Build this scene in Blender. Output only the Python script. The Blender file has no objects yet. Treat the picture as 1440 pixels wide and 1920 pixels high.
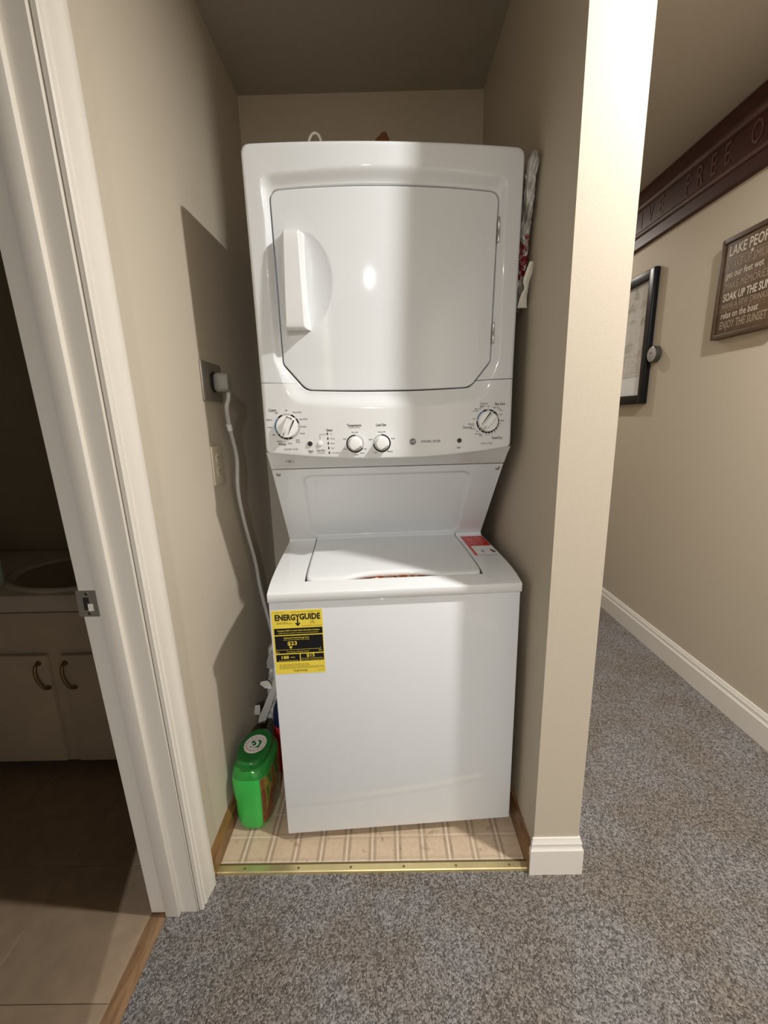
import bpy, bmesh, math, random
from mathutils import Vector, Matrix, noise
S = bpy.context.scene
COL = S.collection
R = random.Random(7)

# ------------------------------------------------------------------ camera
CAM_H, PITCH, ROLL, YAW, FPX = 1.2473, 0.2163, -0.0224, -0.0066, 794.7
fw = Vector((math.sin(YAW)*math.cos(PITCH), math.cos(YAW)*math.cos(PITCH), -math.sin(PITCH)))
rt = Vector((math.cos(YAW), -math.sin(YAW), 0)); up = rt.cross(fw)
r2 = math.cos(ROLL)*rt + math.sin(ROLL)*up
u2 = -math.sin(ROLL)*rt + math.cos(ROLL)*up
cd = bpy.data.cameras.new('camera'); cam = bpy.data.objects.new('camera', cd); COL.objects.link(cam)
cam.matrix_world = Matrix(((r2.x, u2.x, -fw.x, 0), (r2.y, u2.y, -fw.y, 0), (r2.z, u2.z, -fw.z, CAM_H), (0, 0, 0, 1)))
cd.sensor_fit = 'VERTICAL'; cd.sensor_height = 32.0; cd.lens = FPX/1920*32.0; cd.clip_start = 0.02
S.camera = cam

# ------------------------------------------------------------------ light
w = bpy.data.worlds.new('world'); S.world = w; w.use_nodes = True
w.node_tree.nodes['Background'].inputs[0].default_value = (0.9, 0.85, 0.78, 1)
w.node_tree.nodes['Background'].inputs[1].default_value = 0.05
S.view_settings.view_transform = 'Standard'; S.view_settings.look = 'None'
S.view_settings.gamma = 1.0; S.view_settings.use_curve_mapping = False
S.view_settings.exposure = 0.12

def disk_light(name, loc, power, size, color, spread=180):
    l = bpy.data.lights.new(name, 'AREA'); l.shape = 'DISK'; l.size = size; l.energy = power; l.color = color; l.spread = math.radians(spread)
    o = bpy.data.objects.new(name, l); o.location = loc; COL.objects.link(o)
    return o
disk_light('hall_ceiling_lamp', (0.93, 0.595, 2.39), 36.5, 0.075, (1.0, 0.98, 0.945))
disk_light('rear_ceiling_lamp', (0.22, -2.40, 2.39), 88, 0.04, (0.98, 0.985, 1.0))
disk_light('far_ceiling_lamp', (0.95, 3.35, 2.39), 10, 0.08, (1.0, 0.93, 0.84))

# ------------------------------------------------------------------ materials
def newmat(name):
    m = bpy.data.materials.new(name); m.use_nodes = True
    return m, m.node_tree, m.node_tree.nodes['Principled BSDF']
def setp(b, **k):
    for n, v in k.items():
        b.inputs[n.replace('_', ' ')].default_value = v
def M(name, col, rough=0.5, metal=0.0, bump=0.0, bscale=200.0, var=0.0, vscale=8.0, coat=0.0, spec=0.5, trans=0.0):
    m, t, b = newmat(name)
    c = (*col, 1)
    setp(b, Base_Color=c, Roughness=rough, Metallic=metal)
    b.inputs['Coat Weight'].default_value = coat; b.inputs['Coat Roughness'].default_value = 0.05
    b.inputs['Specular IOR Level'].default_value = spec
    b.inputs['Transmission Weight'].default_value = trans
    tc = t.nodes.new('ShaderNodeTexCoord')
    if bump:
        n = t.nodes.new('ShaderNodeTexNoise'); n.inputs['Scale'].default_value = bscale; n.inputs['Detail'].default_value = 4
        t.links.new(tc.outputs['Object'], n.inputs['Vector'])
        bp = t.nodes.new('ShaderNodeBump'); bp.inputs['Strength'].default_value = bump; bp.inputs['Distance'].default_value = 0.002
        t.links.new(n.outputs['Fac'], bp.inputs['Height']); t.links.new(bp.outputs['Normal'], b.inputs['Normal'])
    if var:
        n = t.nodes.new('ShaderNodeTexNoise'); n.inputs['Scale'].default_value = vscale; n.inputs['Detail'].default_value = 5
        t.links.new(tc.outputs['Object'], n.inputs['Vector'])
        r = t.nodes.new('ShaderNodeValToRGB')
        r.color_ramp.elements[0].position = 0.3; r.color_ramp.elements[1].position = 0.7
        r.color_ramp.elements[0].color = (*[x*(1-var) for x in col], 1)
        r.color_ramp.elements[1].color = (*[min(1, x*(1+var)) for x in col], 1)
        t.links.new(n.outputs['Fac'], r.inputs['Fac']); t.links.new(r.outputs['Color'], b.inputs['Base Color'])
    return m
class NT:
    """tiny helper for node maths"""
    def __init__(s, t): s.t = t
    def m(s, op, a, b=None, c=None):
        n = s.t.nodes.new('ShaderNodeMath'); n.operation = op
        for i, v in enumerate((a, b, c)):
            if v is None: continue
            if isinstance(v, (int, float)): n.inputs[i].default_value = v
            else: s.t.links.new(v, n.inputs[i])
        return n.outputs[0]
    def mix(s, f, a, b):
        n = s.t.nodes.new('ShaderNodeMix'); n.data_type = 'RGBA'
        for i, v in ((0, f), (6, a), (7, b)):
            if isinstance(v, (int, float)): n.inputs[i].default_value = v
            elif isinstance(v, tuple): n.inputs[i].default_value = (*v, 1)
            else: s.t.links.new(v, n.inputs[i])
        return n.outputs[2]
    def noise(s, vec, scale, detail=3, dist=0.0):
        n = s.t.nodes.new('ShaderNodeTexNoise'); n.inputs['Scale'].default_value = scale
        n.inputs['Detail'].default_value = detail; n.inputs['Distortion'].default_value = dist
        s.t.links.new(vec, n.inputs['Vector']); return n.outputs['Fac']
    def step(s, x, lo, hi):
        n = s.t.nodes.new('ShaderNodeMapRange'); n.interpolation_type = 'SMOOTHSTEP'
        s.t.links.new(x, n.inputs[0]); n.inputs[1].default_value = lo; n.inputs[2].default_value = hi
        return n.outputs[0]
    def coords(s):
        tc = s.t.nodes.new('ShaderNodeTexCoord'); sx = s.t.nodes.new('ShaderNodeSeparateXYZ')
        s.t.links.new(tc.outputs['Object'], sx.inputs[0])
        return tc.outputs['Object'], sx.outputs[0], sx.outputs[1], sx.outputs[2]
    def scale(s, vec, v):
        n = s.t.nodes.new('ShaderNodeVectorMath'); n.operation = 'MULTIPLY'; s.t.links.new(vec, n.inputs[0])
        n.inputs[1].default_value = v; return n.outputs[0]
    def bump(s, b, h, strength, dist):
        n = s.t.nodes.new('ShaderNodeBump'); n.inputs['Strength'].default_value = strength; n.inputs['Distance'].default_value = dist
        s.t.links.new(h, n.inputs['Height']); s.t.links.new(n.outputs['Normal'], b.inputs['Normal'])

def carpet_mat():
    m, t, b = newmat('carpet'); k = NT(t); v, x, y, z = k.coords()
    vs = k.scale(v, (1.0, 0.8, 1.0))
    vo = t.nodes.new('ShaderNodeTexVoronoi'); vo.inputs['Scale'].default_value = 300; t.links.new(vs, vo.inputs['Vector'])
    sc = t.nodes.new('ShaderNodeSeparateColor'); t.links.new(vo.outputs['Color'], sc.inputs[0])
    fine = k.noise(vs, 520, 3)
    mid = k.noise(v, 75, 3)
    big = k.noise(v, 5, 4)
    f = k.m('ADD', k.m('MULTIPLY', sc.outputs[0], 0.50), k.m('MULTIPLY', fine, 0.55))
    f = k.m('ADD', f, k.m('MULTIPLY', mid, 0.36))
    f = k.step(f, 0.36, 1.16)
    cool = k.mix(f, (0.085, 0.078, 0.075), (0.41, 0.385, 0.37))
    warm = k.mix(f, (0.080, 0.067, 0.057), (0.37, 0.325, 0.28))
    c = k.mix(k.step(big, 0.40, 0.60), cool, warm)
    t.links.new(c, b.inputs['Base Color']); setp(b, Roughness=0.95); b.inputs['Specular IOR Level'].default_value = 0.1
    h = k.m('ADD', k.m('MULTIPLY', vo.outputs['Distance'], -1.0), k.m('MULTIPLY', fine, 0.6))
    k.bump(b, h, 0.9, 0.004)
    return m
def vinyl_mat():
    m, t, b = newmat('sheet_vinyl'); k = NT(t); v, x, y, z = k.coords()
    P = 0.0752
    def lines(c, off):
        u = k.m('DIVIDE', k.m('SUBTRACT', c, off), P)
        fr = k.m('FRACT', k.m('ADD', u, 10.5))
        return k.m('MULTIPLY', k.m('ABSOLUTE', k.m('SUBTRACT', fr, 0.5)), P)
    dx, dy = lines(x, 0.0117), lines(y, 0.978)
    n1 = k.noise(v, 90, 4); n2 = k.noise(v, 14, 4); n3 = k.noise(v, 320, 2)
    band = k.m('MULTIPLY', k.m('SUBTRACT', 1.0, k.step(dx, 0.010, 0.0135)), k.step(dx, 0.003, 0.0045))
    bandy = k.m('MULTIPLY', k.m('SUBTRACT', 1.0, k.step(dy, 0.010, 0.0135)), k.step(dy, 0.003, 0.0045))
    bb = k.m('MAXIMUM', band, k.m('MULTIPLY', bandy, 0.3))
    base = k.mix(n1, (0.47, 0.35, 0.235), (0.63, 0.495, 0.345))
    base = k.mix(k.m('MULTIPLY', bb, k.m('ADD', 0.35, k.m('MULTIPLY', n2, 0.5))), base, (0.27, 0.19, 0.13))
    ln = k.m('SUBTRACT', 1.0, k.step(k.m('MINIMUM', dx, k.m('ADD', dy, 0.0006)), 0.0012, 0.0028))
    base = k.mix(k.m('MULTIPLY', ln, k.m('ADD', 0.25, k.m('MULTIPLY', n2, 0.5))), base, (0.72, 0.64, 0.54))
    st = k.step(k.noise(v, 26, 5, 0.6), 0.60, 0.74)
    base = k.mix(k.m('MULTIPLY', st, 0.55), base, (0.20, 0.14, 0.10))
    sp = k.step(k.noise(v, 75, 2), 0.70, 0.76)
    base = k.mix(k.m('MULTIPLY', sp, 0.5), base, (0.09, 0.06, 0.045))
    t.links.new(base, b.inputs['Base Color']); setp(b, Roughness=0.45)
    k.bump(b, n3, 0.15, 0.001)
    return m
def wood_mat(name, a, bcol, stretch, rough=0.4):
    m, t, b = newmat(name); k = NT(t); v, x, y, z = k.coords()
    n = k.noise(k.scale(v, stretch), 9, 6, 0.8); n2 = k.noise(k.scale(v, stretch), 40, 3)
    f = k.step(k.m('ADD', k.m('MULTIPLY', n, 0.75), k.m('MULTIPLY', n2, 0.25)), 0.35, 0.68)
    t.links.new(k.mix(f, a, bcol), b.inputs['Base Color']); setp(b, Roughness=rough)
    k.bump(b, n2, 0.2, 0.001)
    return m

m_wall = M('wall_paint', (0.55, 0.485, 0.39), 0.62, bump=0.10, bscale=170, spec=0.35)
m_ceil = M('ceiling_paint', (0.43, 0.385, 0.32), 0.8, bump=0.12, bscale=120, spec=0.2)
m_trim = M('trim_paint', (0.79, 0.755, 0.69), 0.38, bump=0.05, bscale=60)
m_door_trim = M('door_trim_paint', (0.70, 0.66, 0.59), 0.35, bump=0.07, bscale=50)
m_carpet = carpet_mat()
m_vinyl = vinyl_mat()
m_brass = M('brass', (0.80, 0.68, 0.36), 0.32, 0.85, var=0.10, vscale=14)
m_brass_dark = M('tarnish_and_groove_shade', (0.16, 0.12, 0.05), 0.5, 0.4)  # screw heads, and the painted shade of the groove behind the strip
m_oak = wood_mat('oak', (0.15, 0.07, 0.024), (0.29, 0.15, 0.055), (8, 1, 8), 0.35)
m_saddle = wood_mat('saddle_wood', (0.20, 0.11, 0.055), (0.33, 0.20, 0.105), (8, 1, 8), 0.4)
m_enamel = M('white_enamel', (0.755, 0.78, 0.80), 0.045, spec=0.5, bump=0.02, bscale=25)
m_plastic = M('white_plastic', (0.76, 0.775, 0.78), 0.08, spec=0.5)
m_knob = M('knob_plastic', (0.86, 0.86, 0.85), 0.22)
m_knobgrey = M('knob_grey', (0.42, 0.42, 0.41), 0.3)
m_steel = M('steel', (0.55, 0.54, 0.52), 0.28, 1.0)
m_black = M('black_print', (0.010, 0.010, 0.011), 0.5, spec=0.2)
m_blackpl = M('black_plastic', (0.012, 0.012, 0.013), 0.3)
m_print = M('grey_print', (0.07, 0.07, 0.075), 0.5)
m_blue = M('blue_print', (0.10, 0.22, 0.40), 0.5)
m_lightgrey = M('light_grey_print', (0.45, 0.45, 0.45), 0.5)
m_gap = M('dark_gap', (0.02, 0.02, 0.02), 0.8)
m_yellow = M('yellow_label', (0.86, 0.68, 0.075), 0.4)
m_red = M('red_label', (0.60, 0.025, 0.02), 0.35)
m_redl = M('red_label_print', (0.80, 0.30, 0.27), 0.4)
m_paper = M('paper', (0.80, 0.79, 0.76), 0.5)
m_cord = M('grey_cord', (0.50, 0.49, 0.46), 0.45)
m_plug = M('plug_grey', (0.27, 0.255, 0.23), 0.5)
m_plate = M('steel_plate', (0.34, 0.31, 0.265), 0.42, 0.6)
m_ivory = M('ivory_plastic', (0.62, 0.55, 0.42), 0.35)
m_darkslot = M('dark_slot', (0.02, 0.018, 0.015), 0.6)
m_greenb = M('green_plastic', (0.040, 0.46, 0.075), 0.30, spec=0.5)
m_greens = M('green_translucent', (0.020, 0.24, 0.035), 0.18, coat=0.3)
m_greenl = M('green_lid', (0.008, 0.15, 0.022), 0.22, coat=0.3)
m_vanity = M('vanity_paint', (0.62, 0.54, 0.44), 0.45, var=0.05)
m_vanwhite = M('cultured_marble', (0.62, 0.57, 0.50), 0.2, coat=0.3, var=0.06, vscale=5)
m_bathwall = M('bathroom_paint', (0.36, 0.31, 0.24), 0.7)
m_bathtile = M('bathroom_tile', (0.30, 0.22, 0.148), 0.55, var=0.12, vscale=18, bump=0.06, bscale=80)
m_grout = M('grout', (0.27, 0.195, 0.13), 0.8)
m_antbrass = M('antique_brass', (0.34, 0.25, 0.14), 0.35, 0.9)
m_redwood = wood_mat('red_stained_wood', (0.034, 0.0075, 0.0060), (0.062, 0.0125, 0.0100), (6, 1, 6), 0.5)
m_redwood2 = wood_mat('brown_moulding_wood', (0.060, 0.027, 0.021), (0.10, 0.044, 0.034), (6, 1, 6), 0.5)
m_letter = M('carved_letter', (0.115, 0.050, 0.042), 0.5)
m_plaque = wood_mat('plaque_wood', (0.085, 0.050, 0.028), (0.15, 0.092, 0.052), (5, 1, 5), 0.55)
m_plaqedge = wood_mat('plaque_edge_wood', (0.060, 0.033, 0.018), (0.10, 0.060, 0.032), (5, 1, 5), 0.5)
m_cream = M('cream_print', (0.62, 0.55, 0.45), 0.6)
m_tan = M('tan_print', (0.36, 0.285, 0.205), 0.6)
m_frame = M('black_frame', (0.006, 0.006, 0.008), 0.35, spec=0.25)
m_glass = M('picture_glass', (0.9, 0.9, 0.9), 0.03, trans=1.0)
m_thermo = M('thermostat_face', (0.36, 0.355, 0.345), 0.3)
m_thermor = M('thermostat_ring', (0.055, 0.050, 0.045), 0.35)

# ------------------------------------------------------------------ mesh helpers
def obj(name, V, F, m, parent=None, smooth=False, angle=40, loc=None):
    me = bpy.data.meshes.new(name)
    me.from_pydata([tuple(v) for v in V], [], F)
    bm = bmesh.new(); bm.from_mesh(me); bmesh.ops.recalc_face_normals(bm, faces=bm.faces); bm.to_mesh(me); bm.free()
    return link(name, me, m, parent, smooth, angle, loc)
def link(name, me, m, parent=None, smooth=False, angle=40, loc=None):
    if smooth:
        for p in me.polygons: p.use_smooth = True
        me.set_sharp_from_angle(angle=math.radians(angle))
    for mm in (m if isinstance(m, (list, tuple)) else [m]): me.materials.append(mm)
    o = bpy.data.objects.new(name, me); COL.objects.link(o)
    if parent: o.parent = parent
    if loc: o.location = loc
    return o
def bmobj(name, bm, m, parent=None, smooth=True, angle=40):
    bmesh.ops.recalc_face_normals(bm, faces=bm.faces)
    me = bpy.data.meshes.new(name); bm.to_mesh(me); bm.free()
    return link(name, me, m, parent, smooth, angle)
def box_vf(x0, x1, y0, y1, z0, z1):
    V = [(x, y, z) for z in (z0, z1) for y in (y0, y1) for x in (x0, x1)]
    F = [(0, 2, 3, 1), (4, 5, 7, 6), (0, 1, 5, 4), (2, 6, 7, 3), (0, 4, 6, 2), (1, 3, 7, 5)]
    return V, F
def box(name, b, m, parent=None, bev=0.0, seg=2, shear=0.0):
    V, F = box_vf(*b)
    if shear: V = [(x, y-shear*z, z) for x, y, z in V]
    bm = bmesh.new(); vs = [bm.verts.new(v) for v in V]
    for f in F: bm.faces.new([vs[i] for i in f])
    if bev: bmesh.ops.bevel(bm, geom=bm.edges[:], offset=bev, segments=seg, affect='EDGES', profile=0.5)
    return bmobj(name, bm, m, parent, bool(bev), 35)
def prism(name, prof, axis, a, b, m, parent=None, smooth=False, angle=40, n=1, fn=None):
    """closed 2D profile extruded along an axis. axis 'x': prof=(y,z); 'y': prof=(x,z); 'z': prof=(x,y)"""
    V = []; k = len(prof)
    for i in range(n+1):
        s = a+(b-a)*i/n
        for p, q in prof:
            v = (s, p, q) if axis == 'x' else (p, s, q) if axis == 'y' else (p, q, s)
            V.append(fn(v) if fn else v)
    F = [tuple(range(k)), tuple(n*k+i for i in range(k))[::-1]]
    for i in range(n):
        for j in range(k):
            F.append((i*k+j, i*k+(j+1) % k, (i+1)*k+(j+1) % k, (i+1)*k+j))
    return obj(name, V, F, m, parent, smooth, angle)
def loft(name, secs, m, parent=None, closed=True, caps=True, smooth=True, angle=50):
    V = []; F = []; k = len(secs[0])
    for s in secs: V += [tuple(p) for p in s]
    for i in range(len(secs)-1):
        for j in range(k if closed else k-1):
            F.append((i*k+j, i*k+(j+1) % k, (i+1)*k+(j+1) % k, (i+1)*k+j))
    if caps and closed:
        F.append(tuple(range(k))[::-1]); F.append(tuple((len(secs)-1)*k+j for j in range(k)))
    return obj(name, V, F, m, parent, smooth, angle)
def catmull(P, n):
    P = [Vector(p) for p in P]; out = []
    for i in range(len(P)-1):
        p0, p1, p2, p3 = P[max(0, i-1)], P[i], P[i+1], P[min(len(P)-1, i+2)]
        for j in range(n):
            t = j/n
            out.append(0.5*((2*p1)+(p2-p0)*t+(2*p0-5*p1+4*p2-p3)*t*t+(3*p1-p0-3*p2+p3)*t**3))
    out.append(P[-1]); return out
def tube(name, P, r, m, parent=None, seg=10, flat=1.0):
    secs = []
    P = [Vector(p) for p in P]; prev = None
    for i, p in enumerate(P):
        d = (P[min(i+1, len(P)-1)]-P[max(0, i-1)]).normalized()
        a = prev if prev else (Vector((1, 0, 0)) if abs(d.x) < 0.8 else Vector((0, 1, 0)))
        n1 = (a-d*a.dot(d)).normalized(); prev = n1; n2 = d.cross(n1)
        rr = r[i] if isinstance(r, (list, tuple)) else r
        secs.append([p+n1*rr*flat*math.cos(2*math.pi*k/seg)+n2*rr*math.sin(2*math.pi*k/seg) for k in range(seg)])
    return loft(name, secs, m, parent)
def lathe(name, prof, c, axis, m, parent=None, seg=40, angle=35):
    """prof: list of (radius, along); axis vector"""
    ax = Vector(axis).normalized(); a = Vector((0, 0, 1)) if abs(ax.z) < 0.9 else Vector((1, 0, 0))
    e1 = (a-ax*a.dot(ax)).normalized(); e2 = ax.cross(e1); c = Vector(c)
    secs = [[c+ax*h+(e1*math.cos(2*math.pi*k/seg)+e2*math.sin(2*math.pi*k/seg))*max(rr, 1e-5) for k in range(seg)] for rr, h in prof]
    return loft(name, secs, m, parent, smooth=True, angle=angle)
def empty(name, loc=(0, 0, 0), rz=0.0):
    o = bpy.data.objects.new(name, None); o.empty_display_size = 0.1; o.location = loc; o.rotation_euler = (0, 0, rz); COL.objects.link(o); return o
def tag(o, label, cat, group=None):
    o['label'] = label; o['category'] = cat
    if group: o['group'] = group
    return o
def struct(o, label=None, cat=None):
    o['kind'] = 'structure'
    if label: o['label'] = label
    if cat: o['category'] = cat
    return o
def textmesh(s, size, align='CENTER', bold=0.0, sx=1.0):
    c = bpy.data.curves.new('t', 'FONT'); c.body = s; c.size = size; c.align_x = align; c.align_y = 'CENTER'
    c.resolution_u = 2; c.offset = bold
    o = bpy.data.objects.new('t', c); COL.objects.link(o)
    me = bpy.data.meshes.new_from_object(o)
    V = [(v.co.x*sx, v.co.y) for v in me.vertices]; F = [tuple(p.vertices) for p in me.polygons]
    bpy.data.objects.remove(o); bpy.data.curves.remove(c); bpy.data.meshes.remove(me)
    return V, F
class Print:
    """collects flat print (text and shapes) and lays it on a surface: put(u, v, lift) -> 3D"""
    def __init__(s, put): s.put = put; s.V = []; s.F = []; s.items = []
    def add(s, V, F, lift=0.0005):
        s.items.append(([s.put(u, v, lift) for u, v in V], F, max(a for a, b in V)-min(a for a, b in V)))
    def text(s, t, u, v, size, align='CENTER', bold=0.0, sx=1.0, skew=0.0, lift=0.0005, rot=0.0):
        V, F = textmesh(t, size, align, bold, sx); c, n = math.cos(rot), math.sin(rot)
        s.add([(u+a*c-b*n+b*skew, v+a*n+b*c) for a, b in V], F, lift)
    def rect(s, u0, u1, v0, v1, lift=0.0005, n=1):
        V = []; F = []
        for i in range(n+1):
            a = u0+(u1-u0)*i/n; V += [(a, v0), (a, v1)]
        for i in range(n): F.append((2*i, 2*i+2, 2*i+3, 2*i+1))
        s.add(V, F, lift)
    def poly(s, P, lift=0.0005): s.add(P, [tuple(range(len(P)))], lift)
    def arc(s, cu, cv, r0, r1, a0, a1, lift=0.0005):
        n = max(2, int(abs(a1-a0)/6)); V = []; F = []
        for i in range(n+1):
            a = math.radians(a0+(a1-a0)*i/n)
            V += [(cu+r0*math.cos(a), cv+r0*math.sin(a)), (cu+r1*math.cos(a), cv+r1*math.sin(a))]
        for i in range(n): F.append((2*i, 2*i+2, 2*i+3, 2*i+1))
        s.add(V, F, lift)
    def disc(s, cu, cv, r, lift=0.0005, n=24, ry=None):
        s.poly([(cu+r*math.cos(2*math.pi*i/n), cv+(ry or r)*math.sin(2*math.pi*i/n)) for i in range(n)], lift)
    def build(s, name, m, parent, items=None):
        """all pieces as one mesh (tiny print nobody could pick apart is kind 'stuff')"""
        V, F = [], []; items = s.items if items is None else items
        for v, f, w_ in items:
            k = len(V); V += v; F += [tuple(k+i for i in q) for q in f]
        o = obj(name, V, F, m, parent)
        if len(items) > 1: o['kind'] = 'stuff'
        return o
    def each(s, name, m, parent, minw=0.0, small=None):
        """every piece an object of its own; those narrower than minw joined"""
        for it in s.items:
            if it[2] >= minw: s.build(name, m, parent, [it])
        rest = [it for it in s.items if it[2] < minw]
        if rest: s.build(small or name, m, parent, rest)

# ------------------------------------------------------------------ setting
XL, XR, XO, XH, YS, YB, ZC = -0.512, 0.3856, 0.5083, 1.4178, 0.9467, 1.835, 2.41
XJ = -0.637; LEAN = 0.047
def jy(z): return 0.856-LEAN*z
struct(box('floor', (XJ+0.045, XH+0.1, -4.2, 4.3, -0.05, 0.0), m_carpet), 'grey brown flecked carpet of the hallway')
struct(box('floor_closet', (XL-0.02, XR+0.02, YS+0.02, YB+0.05, -0.02, 0.004), m_vinyl), 'worn beige vinyl with a printed square pattern under the washer')
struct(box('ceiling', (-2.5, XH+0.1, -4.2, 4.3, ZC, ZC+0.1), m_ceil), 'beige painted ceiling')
struct(box('wall_right', (XH, XH+0.1, -4.2, 4.3, -0.05, ZC), m_wall), 'beige hallway wall hung with signs')
struct(box('wall_middle', (XR, XO, YS, 4.3, -0.02, ZC), m_wall), 'beige partition ending beside the washer')
struct(box('wall_back', (XL-0.12, XR+0.02, YB, YB+0.1, -0.02, ZC), m_wall), 'beige wall behind the washer')
# left wall with the bathroom doorway
V, F = box_vf(XJ, XL, 0, YB+0.1, -0.02, ZC)
V = [(x, (jy(z)+0.012) if y == 0 else y, z) for x, y, z in V]
struct(obj('wall_left', V, F, m_wall), 'beige closet wall with the two outlets')
struct(box('wall_left.001', (XJ, XL, -4.2, 0.08, -0.02, ZC), m_wall), 'hallway wall on the near side of the bathroom doorway')
V, F = box_vf(XJ, XL, 0.08, 1, 2.118, ZC)
V = [(x, (jy(z)+0.012) if y == 1 else y, z) for x, y, z in V]
struct(obj('wall_left.002', V, F, m_wall), 'wall over the bathroom doorway')
struct(box('wall_front', (-2.5, XH+0.1, -4.3, -4.2, -0.05, ZC), m_wall), 'hallway wall at the near end of the hallway')
struct(box('wall_end', (XR, XH+0.1, 4.3, 4.4, -0.05, ZC), m_wall), 'wall at the far end of the hallway')
# bathroom shell
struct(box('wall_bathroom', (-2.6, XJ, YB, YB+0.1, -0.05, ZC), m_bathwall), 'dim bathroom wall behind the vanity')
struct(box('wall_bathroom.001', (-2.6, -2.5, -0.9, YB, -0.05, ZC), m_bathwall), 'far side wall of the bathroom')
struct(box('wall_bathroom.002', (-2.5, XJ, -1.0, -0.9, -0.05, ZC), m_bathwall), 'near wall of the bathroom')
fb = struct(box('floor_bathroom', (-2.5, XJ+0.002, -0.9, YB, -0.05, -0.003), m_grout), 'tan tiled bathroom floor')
tile_me = None
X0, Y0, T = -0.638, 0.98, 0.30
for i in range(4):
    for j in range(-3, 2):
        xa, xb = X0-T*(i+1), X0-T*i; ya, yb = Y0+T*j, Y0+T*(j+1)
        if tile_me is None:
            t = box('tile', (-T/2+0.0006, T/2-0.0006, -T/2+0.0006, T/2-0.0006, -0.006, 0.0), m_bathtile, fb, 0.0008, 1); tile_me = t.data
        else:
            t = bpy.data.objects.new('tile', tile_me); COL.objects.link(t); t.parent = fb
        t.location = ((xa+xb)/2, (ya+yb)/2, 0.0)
struct(box('trim_2', (XJ, XJ+0.046, 0.06, 0.89, -0.02, -0.002), m_saddle, None, 0.002), 'worn wooden saddle under the bathroom doorway')

# door frame of the bathroom: jamb with stop, casing, strike plate
d1 = struct(box('door_1', (XJ, XL-0.003, jy(0), jy(0)+0.02, 0.0, 2.12), m_door_trim, None, 0.0015, 1, LEAN), 'white painted bathroom door frame')
box('door_stop', (-0.593, -0.558, jy(0)-0.0115, jy(0)+0.002, 0.0, 2.10), m_door_trim, d1, 0.002, 2, LEAN)
prof = [(0, 0), (0, .008), (.003, .0105), (.007, .0105), (.009, .0075), (.013, .0085), (.016, .0115), (.030, .0125), (.044, .0135),
        (.050, .0165), (.060, .0180), (.067, .0170), (.071, .0130), (.071, 0)]
prism('casing', [(XL+q, jy(0)+0.005+p) for p, q in prof], 'z', 0.0, 2.16, m_door_trim, d1, True, 25, 1,
      lambda v: (v[0], v[1]-LEAN*v[2], v[2]))
box('jamb_side', (XJ, XL-0.003, 0.06, 0.08, 0.0, 2.12), m_door_trim, d1, 0.0015, 1)
box('casing', (XL, XL+0.016, 0.0, 0.075, 0.0, 2.16), m_door_trim, d1, 0.003)
box('head_jamb', (XJ, XL-0.003, 0.06, 0.80, 2.10, 2.12), m_door_trim, d1, 0.0015, 1)
box('casing', (XL, XL+0.016, 0.0, 0.83, 2.105, 2.17), m_door_trim, d1, 0.003)
sy = jy(0.888)-0.0022
sp = box('strike_plate', (XJ-0.006, XJ+0.036, sy, sy+0.002, 0.859, 0.917), m_plate, d1, 0.0008, 1); sp['label'] = 'tarnished metal strike plate'
box('latch_hole', (XJ+0.008, XJ+0.020, sy-0.0004, sy+0.001, 0.874, 0.902), m_darkslot, sp)
box('hole_edge', (XJ+0.016, XJ+0.027, sy-0.0007, sy+0.001, 0.872, 0.888), m_trim, sp, 0.0004, 1)
for zz in (0.867, 0.910): lathe('screw', [(0.0032, 0), (0.0032, 0.0012), (0.001, 0.0014)], (XJ+0.017, sy, zz), (0, -1, 0), m_steel, sp, 12)

# baseboards
def base_prof(h, th): return [(0, 0), (th, 0), (th, h*0.70), (th*0.80, h*0.735), (th*0.62, h*0.80), (th*0.70, h*0.86), (th*0.45, h*0.93), (th*0.30, h), (0, h)]
P = base_prof(0.128, 0.013)
struct(prism('baseboard_right', [(XH-p, q) for p, q in P], 'y', -4.2, 4.3, m_trim, None, True, 25), 'white baseboard along the hallway wall')
h, th = 0.115, 0.012
P = base_prof(h, th)
secs = []
for p, q in P:   # wraps the end of the partition
    secs.append([(XR-p*0.9, YS+0.001, q), (XR-p*0.9, YS-p, q), (XO+p, YS-p, q), (XO+p, 4.28, q)])
V = [v for s in secs for v in s]; F = []
for i in range(len(secs)-1):
    for j in range(3): F.append((i*4+j, i*4+j+1, (i+1)*4+j+1, (i+1)*4+j))
struct(obj('baseboard_front', V, F, m_trim, None, True, 25), 'white baseboard wrapped round the end of the partition')
P = [(0, 0), (0.013, 0), (0.013, 0.052), (0.009, 0.060), (0.006, 0.074), (0, 0.078)]
struct(prism('baseboard_left', [(XL+p, q+0.003) for p, q in P], 'y', 0.90, YB, m_oak, None, True, 25), 'oak baseboard along the closet left wall')
struct(prism('baseboard_middle', [(XR-p, q+0.003) for p, q in P], 'y', YS-0.005, YB, m_oak, None, True, 25), 'oak baseboard along the closet right wall')
# threshold
tb = struct(prism('trim_1', [(YS-0.001, 0.0), (YS+0.0005, 0.0065), (YS+0.003, 0.0085), (YS+0.0195, 0.0085), (YS+0.0205, 0.0078), (YS+0.0205, 0.0)], 'x', XL+0.013, XR-0.004, m_brass, None, True, 30),
            'brass threshold strip where carpet meets vinyl')
box('groove_shade', (XL+0.013, XR-0.012, YS+0.0200, YS+0.0285, 0.003, 0.0052), m_brass_dark, tb, 0.0006, 1)['label'] = 'dark strip painted as the shaded groove behind the brass'  # dark box stands in for the gap shadow behind the strip
for xx in (-0.4242, -0.2715, -0.1227, 0.0271, 0.175, 0.3255):
    lathe('screw', [(0.0035, -0.001), (0.0035, 0.0004), (0.0018, 0.0008), (0.0004, 0.0003)], (xx, YS+0.0105, 0.0085), (0, 0, 1), m_brass_dark, tb, 12)

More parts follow.
